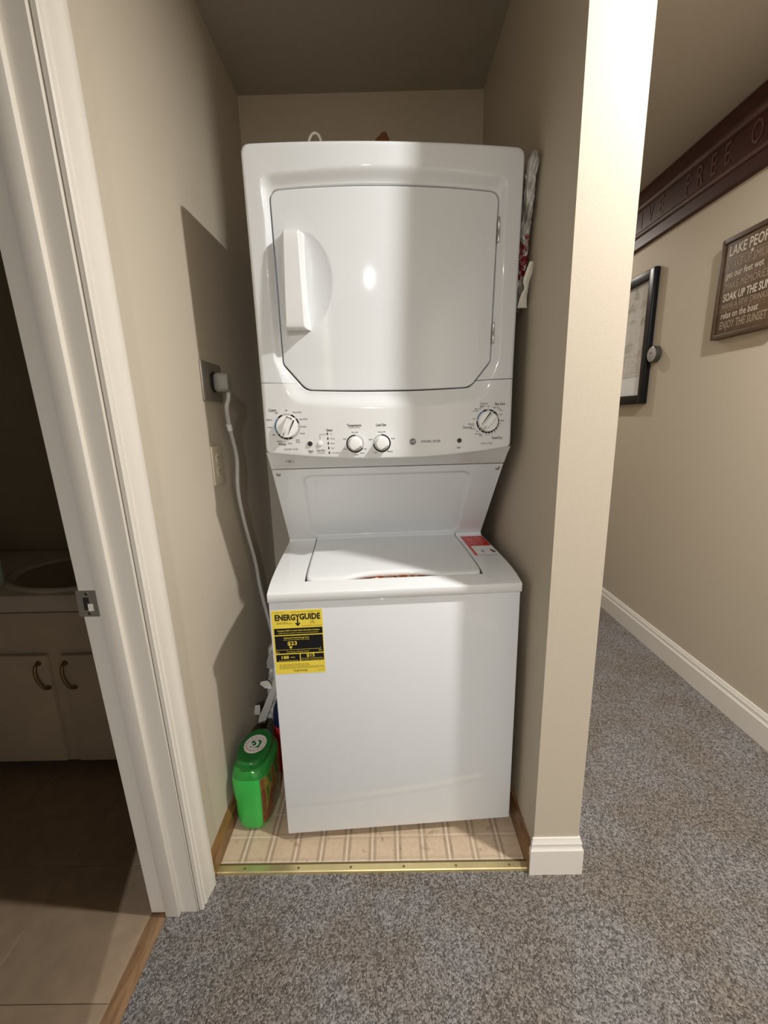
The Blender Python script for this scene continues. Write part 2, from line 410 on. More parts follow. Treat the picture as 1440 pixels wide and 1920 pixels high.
# ------------------------------------------------------------------ stacked washer and dryer (local frame: x across, y into the closet)
A = 0.0636
W = empty('washer_dryer', (0.0216, 1.0612, 0.0), A)
tag(W, 'white stacked washer and dryer with a yellow energy label, standing in the closet', 'washer')
HW = 0.3395
def base_ly(z): return min(0.119, 0.1015+(1.8806-z)*0.035)
def face(x, z): return base_ly(z)-0.019*(1-(x/HW)**2)
def dish(x, z):
    q = ((x+0.222)/0.083)**2+((z-1.590)/0.113)**2
    return 0.009*max(0.0, 1-q)**0.8 if q < 1 else 0.0
def sstep(t): t = max(0, min(1, t)); return t*t*(3-2*t)
REC = 0.015
# ---- outlines
def fillet(P, rad, n=8):
    out = []
    k = len(P)
    for i in range(k):
        p, a, b = Vector(P[i]), Vector(P[i-1]), Vector(P[(i+1) % k]); r = rad[i]
        d1_, d2_ = (a-p).normalized(), (b-p).normalized()
        ang = math.acos(max(-1, min(1, d1_.dot(d2_)))); tl = r/math.tan(ang/2)
        s, e = p+d1_*tl, p+d2_*tl; c = p+(d1_+d2_).normalized()*(r/math.sin(ang/2))
        a0 = math.atan2(s.y-c.y, s.x-c.x); a1 = math.atan2(e.y-c.y, e.x-c.x)
        dlt = (a1-a0+math.pi) % (2*math.pi)-math.pi
        out += [(c.x+r*math.cos(a0+dlt*j/n), c.y+r*math.sin(a0+dlt*j/n)) for j in range(n+1)]
    return out
def resample(P, n):
    """open polyline -> n+1 points equally spaced"""
    L = [0.0]
    for a, b in zip(P, P[1:]): L.append(L[-1]+math.dist(a, b))
    out = []; j = 0
    for i in range(n+1):
        t = L[-1]*i/n
        while j < len(L)-2 and L[j+1] < t: j += 1
        f = (t-L[j])/max(1e-9, L[j+1]-L[j]); out.append((P[j][0]+(P[j+1][0]-P[j][0])*f, P[j][1]+(P[j+1][1]-P[j][1])*f))
    return out
def nearest(P, q): return min(range(len(P)), key=lambda i: math.dist(P[i], q))
DO = fillet([(-0.223, 1.3255), (-0.279, 1.392), (-0.282, 1.7885), (0.282, 1.7885), (0.277, 1.392), (0.223, 1.3255)], [0.035, 0.022, 0.020, 0.020, 0.022, 0.035], 10)
DO = resample(DO+[DO[0]], 900)[:-1]
def crown(p):
    x, z = p
    if z > 1.70: z += 0.008*(1-(x/0.282)**2)*min(1, (z-1.70)/0.08)
    if z < 1.345: z -= 0.007*max(0, 1-(x/0.23)**2)
    return (x, z)
DO = [crown(p) for p in DO]
OU = fillet([(-HW, 1.164), (-HW, 1.8806), (HW, 1.8806), (HW, 1.164)], [0.012, 0.018, 0.018, 0.012], 8)
OU = resample(OU+[OU[0]], 1600)[:-1]
OU = [(x, z-(0.023*(1-(x/HW)**2) if z < 1.1642 else 0)) for x, z in OU]
def arc_between(P, a, b):
    i, j = nearest(P, a), nearest(P, b)
    return P[i:j+1] if i <= j else P[i:]+P[:j+1]
def matched(dk, ok, ns):
    d, o = [], []
    for i in range(len(dk)-1):
        a = resample(arc_between(DO, dk[i], dk[i+1]), ns[i]); b = resample(arc_between(OU, ok[i], ok[i+1]), ns[i])
        d += a if i == 0 else a[1:]; o += b if i == 0 else b[1:]
    return d, o
def ramp_w(p):
    x, z = p
    top = max(0, min(1, (z-1.70)/0.08)); bot = max(0, min(1, (1.40-z)/0.07))
    return 0.024+0.010*sstep(top)+0.022*sstep(bot)
def shell(name, d, o, mat):
    secs = []
    fr_ramp = [0, .05, .12, .22, .35, .5, .65, .78, .88, .95, 1.0]
    out_d = [0.012, 0.0095, 0.007, 0.0045, 0.002, 0.0006, 0.0]
    rows = []
    for (dx, dz), (ox, oz) in zip(d, o):
        L = math.dist((dx, dz), (ox, oz)); ux, uz = (ox-dx)/L, (oz-dz)/L; rw = min(ramp_w((dx, dz)), L*0.72)
        row = []
        def P(s, extra=0.0): 
            x, z = dx+ux*s, dz+uz*s
            return (x, face(x, z)+extra+dish(x, z)*max(0, 1-s/rw), z)
        row.append(P(0, REC+0.022)); row.append(P(0, REC+0.002)); row.append(P(0.0015, REC))
        for t in fr_ramp[1:]: row.append(P(0.0015+(rw-0.0015)*t, REC*(1-sstep(t*0.96+0.04)) if t < 1 else 0.0))
        edge = L-out_d[0]
        for t in (.2, .4, .6, .8, .93): row.append(P(rw+(edge-rw)*t))
        r = 0.0055 if oz < 1.17 else 0.012
        for dd in [q*r/0.012 for q in out_d]: row.append(P(L-dd, r-math.sqrt(max(0, r*r-(r-dd)**2))))
        row.append((ox, face(ox, oz)+0.03, oz))
        rows.append(row)
    V = [p for r_ in rows for p in r_]; k = len(rows[0]); F = []
    for i in range(len(rows)-1):
        for j in range(k-1): F.append((i*k+j, (i+1)*k+j, (i+1)*k+j+1, i*k+j+1))
    return obj(name, V, F, mat, W, True, 60)
SL, SR = (-0.240, 1.3420), (0.240, 1.3420)
e = 0.0007
d, o = matched([SL, (-0.2765, 1.782), (0.2765, 1.782), SR], [(-HW, 1.3465), (-HW+.005, 1.8756), (HW-.005, 1.8756), (HW, 1.3465)], [60, 80, 60])
shell('front_frame', d, o, m_enamel)
d, o = matched([(0.2390, 1.3408), (0.2150, 1.3240), (-0.2150, 1.3240), (-0.2390, 1.3408)], [(HW, 1.3450), (HW-.004, 1.1665), (-HW+.004, 1.1665), (-HW, 1.3450)], [36, 80, 36])
cp = shell('control_panel', d, o, m_plastic)
# dark liner just behind the seams and the door gap
def grid_face(name, x0, x1, z0, z1, off, mat, n=24):
    V = []; F = []
    for i in range(n+1):
        for j in range(n+1):
            x = x0+(x1-x0)*i/n; z = z0+(z1-z0)*j/n; V.append((x, face(x, z)+off, z))
    for i in range(n):
        for j in range(n): F.append((i*(n+1)+j, (i+1)*(n+1)+j, (i+1)*(n+1)+j+1, i*(n+1)+j+1))
    return obj(name, V, F, mat, W)
grid_face('inner_liner', -HW+.01, HW-.01, 1.17, 1.87, REC+0.0215, m_gap)
# ---- door
cx, cz = 0.0, 1.56
DN = resample(DO+[DO[0]], 320)[:-1]
rows = []
steps = [1.0]+[1-0.004*i for i in range(1, 5)]+[0.984*(1-i/70) for i in range(1, 70)]
for k, s in enumerate(steps):
    row = []
    for x, z in DN:
        L = math.dist((x, z), (cx, cz)); ins = 1-0.0031/L
        px, pz = cx+(x-cx)*ins*s, cz+(z-cz)*ins*s
        dist_in = (1-s)*L
        rr = 0.003; rd = rr-math.sqrt(max(0, rr*rr-(rr-min(rr, dist_in))**2))
        row.append((px, face(px, pz)+REC-0.0010+rd+dish(px, pz), pz))
    rows.append(row)
back = [(x, y+0.018, z) for x, y, z in rows[0]]
V = back+[p for r_ in rows for p in r_]; n = len(DN); F = []
for i in range(len(rows)):
    for j in range(n): F.append((i*n+j, i*n+(j+1) % n, (i+1)*n+(j+1) % n, (i+1)*n+j))
V.append((cx, face(cx, cz)+REC-0.001, cz)); last = len(rows)*n
for j in range(n): F.append((last+j, last+(j+1) % n, len(V)-1))
door = obj('dryer_door', V, F, m_enamel, W, True, 50)
# handle
secs = []
for z, f in ((1.702, .104), (1.699, .094), (1.694, .074), (1.690, .0635), (1.684, .060), (1.66, .0585), (1.60, .058), (1.54, .0585), (1.49, .0595), (1.478, .060), (1.474, .0615), (1.4725, .066)):
    f = min(f+.016, .108); t = (1.70-z)/0.225; xl = -0.2505-0.0075*t; xr = -0.2125+0.003*t
    D = face(-0.23, z)+REC+dish(-0.23, z)+0.004
    mid = math.sin(math.pi*max(0, min(1, t)))
    rx = xr+0.013-0.006*mid; hx = xr+0.003-0.010*mid
    secs.append([(xl+0.001, D, z), (xl, f+0.003, z), (xl+0.003, f, z), (xr-0.003, f+0.0005, z), (xr, f+0.004, z), (hx, f+(D-f)*0.45, z), (rx-0.003, f+(D-f)*0.8, z), (rx, D, z)])
loft('handle', secs, m_plastic, door, smooth=True, angle=30)
for z0, z1, x in ((1.677, 1.7335, 0.2823), (1.438, 1.4897, 0.2790)):
    y = face(x, z0)+REC-0.0035
    h = lathe('hinge', [(0.0028, z0), (0.0034, z0+.002), (0.0034, z0+(z1-z0)*.48), (0.0028, z0+(z1-z0)*.5), (0.0034, z0+(z1-z0)*.52), (0.0034, z1-.002), (0.0028, z1)], (x, y, 0), (0, 0, 1), m_steel, W, 12)
    h['label'] = 'small steel hinge barrel'
# ---- under lip of the control panel
rows = []
n = 48
for i in range(n+1):
    x = -HW+2*HW*i/n; zt = 1.164-0.023*(1-(x/HW)**2); ft = face(x, zt)+0.0055
    zb_ = 1.1115; yb_ = 0.176
    x = x*0.9995
    rows.append([(x, ft-0.002, zt+0.001), (x, ft+(yb_-ft)*.5, zt+(zb_-zt)*.5+0.0015), (x, yb_-0.004, zb_+0.003), (x, yb_, zb_+0.0008), (x, yb_+0.012, zb_+0.003)])
V = [p for r_ in rows for p in r_]; F = []
for i in range(n):
    for j in range(4): F.append((i*5+j, (i+1)*5+j, (i+1)*5+j+1, i*5+j+1))
lip = obj('panel_under_lip', V, F, m_plastic, W, True, 50)
pr = Print(lambda u, v, l: (u, 0.146-l-0.0012, v))
def lip_put(u, v, l):
    zt = 1.164-0.023*(1-(u/HW)**2); ft = face(u, zt)+0.0055
    t = (zt-v)/(zt-1.1115); return (u, ft+(0.176-ft)*t-l, v-l)
pr = Print(lip_put)
pr.rect(-0.292, -0.288, 1.1375, 1.1395, 0.002); pr.rect(-0.2845, -0.276, 1.1370, 1.1402, 0.002); pr.rect(-0.2725, -0.270, 1.1368, 1.1395, 0.002)
pr.build('smudge', m_print, lip)['label'] = 'small dark smudged marks'
# ---- body boxes
prism('dryer_cabinet', [(0.160, 1.150), (0.186, 1.1125), (0.70, 1.1125), (0.70, 1.876), (0.128, 1.876)], 'x', -HW+.0015, HW-.0015, m_enamel, W)
sl_a, sl_b = (0.178, 1.1105), (0.392, 0.843)
prism('support_column', [(0.190, 1.111), (sl_b[0]+0.008, 0.838), (0.70, 0.838), (0.70, 1.111)], 'x', -HW+.002, HW-.002, m_enamel, W)
# sloped panel with a pressed inset
def slope_put(x, t, d):   # t 0 top..1 bottom, d inward
    ny, nz = (sl_b[1]-sl_a[1]), -(sl_b[0]-sl_a[0]); L = math.hypot(ny, nz)
    return (x, sl_a[0]+(sl_b[0]-sl_a[0])*t-ny/L*d, sl_a[1]+(sl_b[1]-sl_a[1])*t-nz/L*d)
def inset_d(x, t):
    Lt = 0.3427
    v = t*Lt
    hx = 0.2545-abs(x+0.003); top = v-0.030; bot = Lt*0.965-v
    s = min(hx, top, bot)
    # rounded corners
    r = 0.03
    for q in (top, bot):
        if hx < r and q < r: s = r-math.hypot(r-hx, r-q)
    return 0.0130*sstep((s+0.004)/0.020)
V = []; F = []; nx, nt = 150, 80
for i in range(nx+1):
    for j in range(nt+1):
        x = -HW+2*HW*i/nx; t = j/nt; V.append(slope_put(x, t, inset_d(x, t)))
for i in range(nx):
    for j in range(nt): F.append((i*(nt+1)+j, (i+1)*(nt+1)+j, (i+1)*(nt+1)+j+1, i*(nt+1)+j+1))
slp = obj('sloped_panel', V, F, m_enamel, W, True, 60)
for x in (-0.3235, 0.3255):
    c = slope_put(x, 0.052, 0.0); ax = Vector(slope_put(x, .5, -1))-Vector(slope_put(x, .5, 0))
    s_ = lathe('screw', [(0.0066, -0.001), (0.0066, 0.0020), (0.0045, 0.0042), (0.0012, 0.0040)], c, ax, m_steel, W, 16); s_['label'] = 'steel screw head'
# ---- washer
box('washer_cabinet', (-HW, HW, 0.0, 0.70, 0.0305, 0.7785), m_enamel, W, 0.003, 3)
ft0 = None
for x, y in ((0.072, 0.045), (-0.29, 0.06), (0.29, 0.62), (-0.29, 0.62)):
    f_ = lathe('foot', [(0.020, 0.004), (0.024, 0.008), (0.024, 0.018), (0.012, 0.020), (0.010, 0.034)], (x, y, 0), (0, 0, 1), m_blackpl, W, 20)
# deck: profile swept across with the lid opening cut out
def deck_z(y):
    pts = [(-.0085, .8045), (-.0075, .8068), (-.004, .8087), (.010, .8124), (.035, .8185), (.07, .8235), (.12, .8275), (.19, .8305), (.385, .8345), (.41, .8347)]
    for (a, za), (b, zb_) in zip(pts, pts[1:]):
        if y <= b: return za+(zb_-za)*(y-a)/(b-a)
    return pts[-1][1]
LX0, LX1, LY0 = -0.2475, 0.2475, 0.046
def deck_strip(x0, x1, y0, y1, n):
    ys = [y0+(y1-y0)*i/n for i in range(n+1)]
    return ys
def deck_side(name, x0, x1):
    ys = [-.0085, -.0075, -.005, -.002, .004, .010, .02, .035, .05, .07, .12, .19, .30, .383]
    top = [(y, deck_z(y)) for y in ys]+[(.386, .8375), (.389, .8425), (.395, .8435), (.402, .8435)]
    return prism(name, [(-.006, .782), (-.0085, .785)]+top+[(.402, .782)], 'x', x0, x1, m_plastic, W, True, 45)
deck_side('deck', -HW, LX0); deck_side('deck', LX1, HW)
ys = [-.0085, -.0075, -.005, -.002, .004, .010, .02, .03, .038, .0415]
top = [(y, deck_z(y)) for y in ys]+[(.0440, deck_z(.044)-.002), (.0450, deck_z(.044)-.006)]
prism('deck', [(-.006, .782), (-.0085, .785)]+top+[(.0450, .782)], 'x', LX0-.0005, LX1+.0005, m_plastic, W, True, 45)
box('washer_well', (LX0, LX1, .045, .402, .770, .784), m_gap, W)
# lid
V = []; F = []; nx, ny = 110, 34
def lid_front(x):
    n_ = max(0, 1-((x-0.0)/0.150)**2)
    return 0.043+0.027*sstep(n_)
def lid_pt(i, j):
    x = LX0+0.0022+(LX1-LX0-0.0044)*i/nx; f = lid_front(x)
    rc = 0.022; ex = min(x-(LX0+.0022), (LX1-.0022)-x)
    if ex < rc: f += rc-math.sqrt(max(0, rc*rc-(rc-ex)**2))
    u = j/ny; y = f+(0.384-f)*(u**1.6)
    dist = y-f
    z = deck_z(y)+0.0045
    r = 0.011
    if dist < r: z -= (r-math.sqrt(max(0, r*r-(r-dist)**2)))*0.8
    if ex < 0.004: z -= (0.004-math.sqrt(max(0, 0.004**2-(0.004-ex)**2)))*0.8
    return (x, y, z)
for i in range(nx+1):
    p = lid_pt(i, 0); V.append((p[0], p[1]+0.002, p[2]-0.006))
    for j in range(ny+1): V.append(lid_pt(i, j))
    x = lid_pt(i, ny)[0]
    V += [(x, .386, .8395), (x, .389, .8455), (x, .395, .8468), (x, .402, .8468)]
k = ny+1+5
for i in range(nx):
    for j in range(k-1): F.append((i*k+j, (i+1)*k+j, (i+1)*k+j+1, i*k+j+1))
lid = obj('washer_lid', V, F, m_plastic, W, True, 55)
sol = lid.modifiers.new('solid', 'SOLIDIFY'); sol.thickness = 0.002; sol.offset = -1

# ---- control panel print, knobs, buttons
def put(u, v, l): return (u, face(u, v)-l, v)
class PPrint(Print):
    def text(s, t, u, v, size, align='CENTER', bold=0.0, sx=1.0, **kw):
        big = size > .0075
        Print.text(s, t, u, v, size*(.86 if big else .88), align, bold*.8, sx*(.74 if big else .84), **kw)
pk, pg, pb = PPrint(put), PPrint(put), PPrint(put); pgl = PPrint(put)
px = 1/682.0
def loc(xp, yp):   # photo measurements of the panel converted once to panel metres
    return (-0.2764+(xp-537)*0.001432+(0.0), 1.2327-(yp-800)*0.001455-(xp-537)*0.0)
# main labels: (text, u, v, size, bold)
KW, KD, KT, KL = (-0.2764, 1.2327), (0.2685, 1.2344), (-0.0965, 1.1835), (-0.0245, 1.1831)
big = [('Colors', -0.0365, 0.0430, .0115), ('Whites', -0.0170, -0.0465, .0115)]
for s_, du, dv, sz in big: pk.text(s_, KW[0]+du, KW[1]+dv, sz, bold=0.0002)
pg.text('WASHER CYCLES', KW[0]+0.006, KW[1]-0.0605, .0078)
sm = [('Off', 0, .0415), ('Rinse & Spin', .029, .0365), ('Speed Wash', .0445, .0185), ('Delicates', .043, -.001), ('Casuals', .0395, -.0185), ('Bulky', .0265, -.036), ('Sheets', .0265, -.0415),
      ('Heavy', .0045, -.0445), ('Medium', -.0225, -.0385), ('Light', -.0375, -.0205), ('Heavy', -.0465, -.001), ('Medium', -.0465, .0185), ('Light', -.0265, .0365)]
for s_, du, dv in sm: pg.text(s_, KW[0]+du, KW[1]+dv, .0062, bold=0.0001)
for a0, a1 in ((15, 38), (48, 68), (112, 135), (140, 158), (195, 212), (218, 246), (250, 270), (274, 292)):
    (pb if 140 <= a0 <= 195 else pk).arc(*KW, 0.0300, 0.0340, a0, a1)
pb.arc(*KW, 0.0300, 0.0340, 160, 192)
pgl.arc(*KW, 0.0296, 0.0342, 0, 360, 0.0003)
pk.text('Cottons', KD[0]-.0125, KD[1]+.0475, .0105); pk.text('Easy Care', KD[0]+.0335, KD[1]+.0460, .0115, bold=0.0002)
pk.text('Delicates', KD[0]-.0575, KD[1]-.0150, .0110, bold=0.0001); pk.text('Timed Dry', KD[0]+.0275, KD[1]-.0455, .0112, bold=0.0002)
pg.text('DRYER CYCLES', KD[0]-.0015, KD[1]-.0600, .0078)
sm = [('Off', 0, .0395), ('Optimum', -.0165, .0410), ('Dry', -.0195, .0375), ('More Dry', -.0290, .0335), ('Less Dry', -.0350, .0285), ('Off', -.0405, .0075), ('More Dry', -.0470, -.0060), ('Damp', -.0440, -.0100),
      ('Less Dry', -.0420, -.0190), ('Off', -.0300, -.0265), ('Dewrinkle', -.0270, -.0335), ('Fluff', -.0190, -.0380), ('10', -.0035, -.0370), ('20', .0050, -.0355), ('30', .0130, -.0335), ('40', .0215, -.0285),
      ('50', .0270, -.0220), ('60', .0320, -.0150), ('70', .0350, -.0075), ('80min', .0415, .0010), ('Off', .0365, .0175), ('More Dry', .0230, .0365), ('Less', .0320, .0325), ('Dry', .0380, .0290)]
for s_, du, dv in sm: pg.text(s_, KD[0]+du, KD[1]+dv, .0058, bold=0.0001)
for a0, a1 in ((34, 58), (62, 82), (97, 118), (178, 212), (216, 228), (235, 252), (256, 268), (272, 284), (288, 300), (304, 314), (318, 330), (334, 350), (352, 374)): pk.arc(*KD, 0.0285, 0.0325, a0, a1)
pb.arc(*KD, 0.0285, 0.0325, 122, 170)
pgl.arc(*KD, 0.0282, 0.0327, 0, 360, 0.0003)
for c, ttl, sub in ((KT, 'Temperature', 'Wash Cold Rinse'), (KL, 'Load Size', None)):
    pk.text(ttl, c[0]+(-.001), c[1]+.0485, .0112, bold=0.0002)
    if sub: pg.text(sub, c[0], c[1]+.0425, .0058)
for c, ls in ((KT, [('Tap Cold', 0, .0300), ('Cold', -.0280, .0130), ('Cool', -.0275, -.0140), ('Colors', .0020, -.0290), ('Warm', .0190, -.0255), ('Hot', .0265, -.0145)]),
              (KL, [('Precise Fill', 0, .0300), ('Super', -.0300, .0110), ('Small', .0300, .0120), ('Large', -.0190, -.0240), ('Medium', .0220, -.0225)])):
    for s_, du, dv in ls: pg.text(s_, c[0]+du, c[1]+dv, .0062, bold=0.0001)
pk.arc(*KT, 0.0205, 0.0240, 88, 330); pgl.arc(*KT, 0.0205, 0.0240, -30, 88)
pk.arc(*KL, 0.0205, 0.0240, -175, 92); pgl.arc(*KL, 0.0205, 0.0240, 92, 185)
# start / deep rinse / status
pk.text('Start', -0.2170, 1.1660, .0105, bold=0.0002); pg.text('Pause', -0.2168, 1.1605, .0055)
pk.text('Deep Rinse', -0.1895, 1.1680, .0068, bold=0.0001); pg.text('Press and hold', -0.1895, 1.1635, .0048); pg.text('for 3 seconds', -0.1895, 1.1598, .0048)
pk.text('Status', -0.1640, 1.2210, .0108, bold=0.0002)
pg.rect(-0.1906, -0.1898, 1.1970, 1.2105); pg.rect(-0.1906, -0.1735, 1.2098, 1.2105)
for i, s_ in enumerate(('On', 'Wash', 'Rinse', 'Spin', 'Lid Locked')):
    u, v = -0.1700+0.0007*i, 1.2115-0.0126*i
    pk.poly([(u, v+.0042), (u+.0018, v+.0012), (u+.0018, v-.0012), (u, v-.0042), (u-.0018, v-.0012), (u-.0018, v+.0012)])
    pg.text(s_, u+.0065, v-.0006, .0068, 'LEFT')
pk.text('Start', 0.1875, 1.1660, .0095, bold=0.0001)
pg.text('WASHER | DRYER', 0.1090, 1.1845, .0108, bold=0.0001)
pk.each('lettering', m_black, cp, 0.0155, 'panel_marking'); pg.each('lettering', m_print, cp, 0.0155, 'panel_marking'); pb.build('dial_marking', m_blue, cp)['label'] = 'blue dial arcs'; pgl.each('dial_ring', m_lightgrey, cp)
# emblem
em = lathe('emblem', [(0.0088, -0.001), (0.0088, 0.0012), (0.0080, 0.0018), (0.001, 0.0018)], (0.0597, face(0.0597, 1.1853), 1.1853), (0, -1, 0), m_print, cp, 28); em['label'] = 'round dark emblem with script letters'
pe = Print(lambda u, v, l: (u, face(0.0597, 1.1853)-0.0018-l, v))
pe.text('GE', 0.0597, 1.1853, .0092, skew=0.25); pe.arc(0.0597, 1.1853, .0072, .0077, 0, 360)
pe.build('lettering', m_paper, em)
def button(c, r, m, hgt, name='button', lab=None):
    y = face(*c)
    lathe('button_ring', [(r*1.25, -.001), (r*1.25, .0006), (r*1.05, .0012)], (c[0], y, c[1]), (0, -1, 0), m_plastic, cp, 28)
    b_ = lathe(name, [(r, -.002), (r, hgt*.7), (r*.85, hgt), (r*.3, hgt*1.08), (r*.02, hgt*1.1)], (c[0], y, c[1]), (0, -1, 0), m, cp, 28)
    if lab: b_['label'] = lab
    return b_
b1 = button((-0.2175, 1.1865), .0066, m_blackpl, .004, lab='black start button')
button((-0.1906, 1.1859), .0062, m_knob, .004, lab='white push button')
button((0.1886, 1.1849), .0062, m_blackpl, .004, lab='black start button')
def rotv(c, u, v, ang, y):
    a = math.radians(ang); return (c[0]+u*math.cos(a)-v*math.sin(a), y, c[1]+u*math.sin(a)+v*math.cos(a))
def dial(c, r, ang, name, sd=1):
    y = face(*c); ax = (0, -1, 0)
    k = lathe(name, [(r, -.001), (r, .006), (r*.97, .008), (r*.80, .0085), (r*.2, .0085), (r*.02, .0085)], (c[0], y, c[1]), ax, m_knob, cp, 44)
    # grip bar: long axis along v, raised
    hw, hl = r*.34, r*.98
    secs = []
    for v in (-hl, -hl*.93, -hl*.5, 0, hl*.5, hl*.86, hl*.92):
        t = 1 if abs(v) < hl*.9 else .8; hh = 0.024 if v < hl*.9 else 0.020
        wv = hw*(1.0-0.12*abs(v)/hl)
        secs.append([rotv(c, -wv, v, ang, y-.006), rotv(c, -wv*.86, v, ang, y-hh*.9*t), rotv(c, -wv*.6, v, ang, y-hh*t), rotv(c, wv*.6, v, ang, y-hh*t), rotv(c, wv*.86, v, ang, y-hh*.9*t), rotv(c, wv, v, ang, y-.006)])
    loft('grip', secs, m_knob, k, smooth=True, angle=30)
    # painted black quads for the shade beside the grip, then the pointer line
    V = [rotv(c, sd*hw*1.02, hl*.82, ang, y-.0088), rotv(c, sd*hw*1.48, hl*.80, ang, y-.0088), rotv(c, sd*hw*1.10, -hl*.72, ang, y-.0088), rotv(c, sd*hw*1.0, -hl*.70, ang, y-.0088)]
    V += [rotv(c, -sd*hw*.8, hl*.95, ang, y-.0212), rotv(c, -sd*hw*.75, hl*.80, ang, y-.0243), rotv(c, sd*hw*.80, hl*.80, ang, y-.0243), rotv(c, sd*hw*.86, hl*.95, ang, y-.0212)]
    obj('grip_shade', V, [(0, 1, 2, 3), (4, 5, 6, 7)], m_blackpl, k)['label'] = 'black patch painted as shade beside the grip'
    V = [rotv(c, -.0009, -hl*.97, ang, y-.0198), rotv(c, .0009, -hl*.97, ang, y-.0198), rotv(c, .0009, -hl*.60, ang, y-.0246), rotv(c, -.0009, -hl*.60, ang, y-.0246)]
    obj('pointer', V, [(0, 1, 2, 3)], m_print, k)
dial(KW, 0.0282, -22, 'knob'); dial(KD, 0.0270, -40, 'knob', -1)
def small_dial(c, r, ang):
    y = face(*c); n = 40
    k = lathe('knob', [(r, -.001), (r*.98, .010), (r*.90, .022), (r*.80, .0245), (r*.3, .0255), (r*.02, .0255)], (c[0], y, c[1]), (0, -1, 0), m_knob, cp, n)
    V = []
    a0, a1 = ang-38, ang+38; q = []
    for i in range(13):
        a = math.radians(a0+(a1-a0)*i/12); q.append((math.cos(a), math.sin(a)))
    V = [(c[0]+u*r*.955, y-.0165, c[1]+v*r*.955) for u, v in q]+[(c[0]+u*r*.86, y-.0243, c[1]+v*r*.86) for u, v in (q[0], q[-1])]
    cen = Vector((c[0], 0, c[1]))
    V2 = [(c[0]+u*r*.99, y-.0110, c[1]+v*r*.99) for u, v in q]
    # grey cut-away wedge
    ch0, ch1 = Vector((q[0][0], q[0][1]))*r*.80, Vector((q[-1][0], q[-1][1]))*r*.80
    top = [(c[0]+ch0.x+(ch1.x-ch0.x)*i/12, y-.0262, c[1]+ch0.y+(ch1.y-ch0.y)*i/12) for i in range(13)]
    mid = [(c[0]+u*r*.985, y-.0215, c[1]+v*r*.985) for u, v in q]
    bot = [(c[0]+u*r*1.0, y-.006, c[1]+v*r*1.0) for u, v in q]
    loft('pointer_face', [top, mid, bot], m_knobgrey, k, closed=False, caps=False)['label'] = 'grey pointer face'
    a = math.radians(ang); p = Vector((math.cos(a), math.sin(a))); t_ = Vector((-p.y, p.x))*.0009
    V = [(c[0]+p.x*r*.99+s_*t_.x, y-.0222, c[1]+p.y*r*.99+s_*t_.y) for s_ in (-1, 1)]+[(c[0]+p.x*r*.78+s_*t_.x, y-.0256, c[1]+p.y*r*.78+s_*t_.y) for s_ in (1, -1)]
    obj('pointer', V, [(0, 1, 2, 3)], m_black, k)
small_dial(KT, 0.0182, -58); small_dial(KL, 0.0182, -58)

# ---- energy label
EX0, EX1, EZ0, EZ1 = -0.3345, -0.2000, 0.5690, 0.7565
EW, EH = EX1-EX0, EZ1-EZ0
en = box('energy_label', (EX0, EX1, -0.0006, 0.0005, EZ0, EZ1), m_yellow, W); en['label'] = 'yellow energy guide sticker'
eput = lambda u, v, l: (EX0+u*EW, -0.0006-l, EZ1-v*EH)
pk = Print(eput); py = Print(eput); pbx = Print(eput)
def et(p, t, u, v, size, bold=0.0, sx=1.0, align='CENTER', lift=0.0006):
    V, F = textmesh(t, size, align, bold, sx)
    p.add([(u+a/EW, v-b/EH) for a, b in V], F, lift)
et(pk, 'ENERG', .2625, .112, .0235, .0008, .75); et(pk, 'GUIDE', .750, .108, .0235, .0008, .80)
et(pk, 'Y', .509, .115, .0250, .0009, .66)
pk.rect(.492, .520, .14, .225); pk.poly([(.455, .205), (.470, .190), (.506, .222), (.542, .190), (.557, .205), (.506, .250)])
pbx.rect(.03, .985, .275, .375, .0004); pbx.rect(.03, .985, .392, .668, .0004); pbx.rect(.03, .50, .686, .800, .0004); pbx.rect(.52, .985, .686, .800, .0004)
for u, v, t, s_ in ((.14, .030, 'U.S. Government', .0038), (.66, .028, 'Federal law prohibits removal of this label before purchase', .0033), (.20, .185, 'Clothes Washer', .0042), (.24, .200, 'Capacity Class: Standard', .0042), (.80, .165, 'GE', .004), (.80, .185, 'Models', .0040), (.80, .203, 'Capacity', .0040), (.78, .245, 'Compare ONLY to other labels', .0040)):
    et(pk, t, u, v, s_)
et(py, 'Compare ONLY to other labels with yellow numbers.', .51, .312, .0060, .0001, .86)
et(py, 'Labels with yellow numbers are based on the same test procedures.', .51, .348, .0046, 0, .84)
et(py, 'Estimated Yearly Energy Cost', .46, .425, .0060, .0001, .92); et(py, '(when used with an electric water heater)', .46, .455, .0043, 0, .95)
et(py, '$23', .37, .515, .0158, .0003, 1.1); py.poly([(.30, .560), (.37, .560), (.335, .603)], .0006)
py.rect(.05, .93, .610, .614, .0006); py.rect(.05, .054, .595, .630, .0006); py.rect(.926, .93, .585, .625, .0006); py.rect(.255, .258, .612, .630, .0006); py.rect(.48, .483, .612, .630, .0006); py.rect(.70, .703, .612, .630, .0006)
et(py, '$11', .07, .650, .0060); et(py, '$36', .92, .640, .0060); et(py, 'Cost Range of Similar Models', .47, .645, .0050)
et(py, '188', .20, .735, .0135, .0003, 1.1); et(py, 'kWh', .36, .737, .0060); et(py, 'Estimated Yearly Electricity Use', .27, .785, .0040)
et(py, '$15', .72, .715, .0135, .0003, 1.1); et(py, 'Estimated Yearly Energy Cost', .75, .760, .0046); et(py, '(when used with a natural gas water heater)', .75, .785, .0036)
for i, t in enumerate(('Your cost will depend on your utility rates and use.', 'Cost range based only on standard capacity models.', 'Estimated energy cost based on six wash loads a week and a national average', 'electricity cost of 12 cents per kWh and natural gas cost of $1.09 per therm.')):
    et(pk, t, .08, .845+.022*i, .0043, 0, .9, 'LEFT')
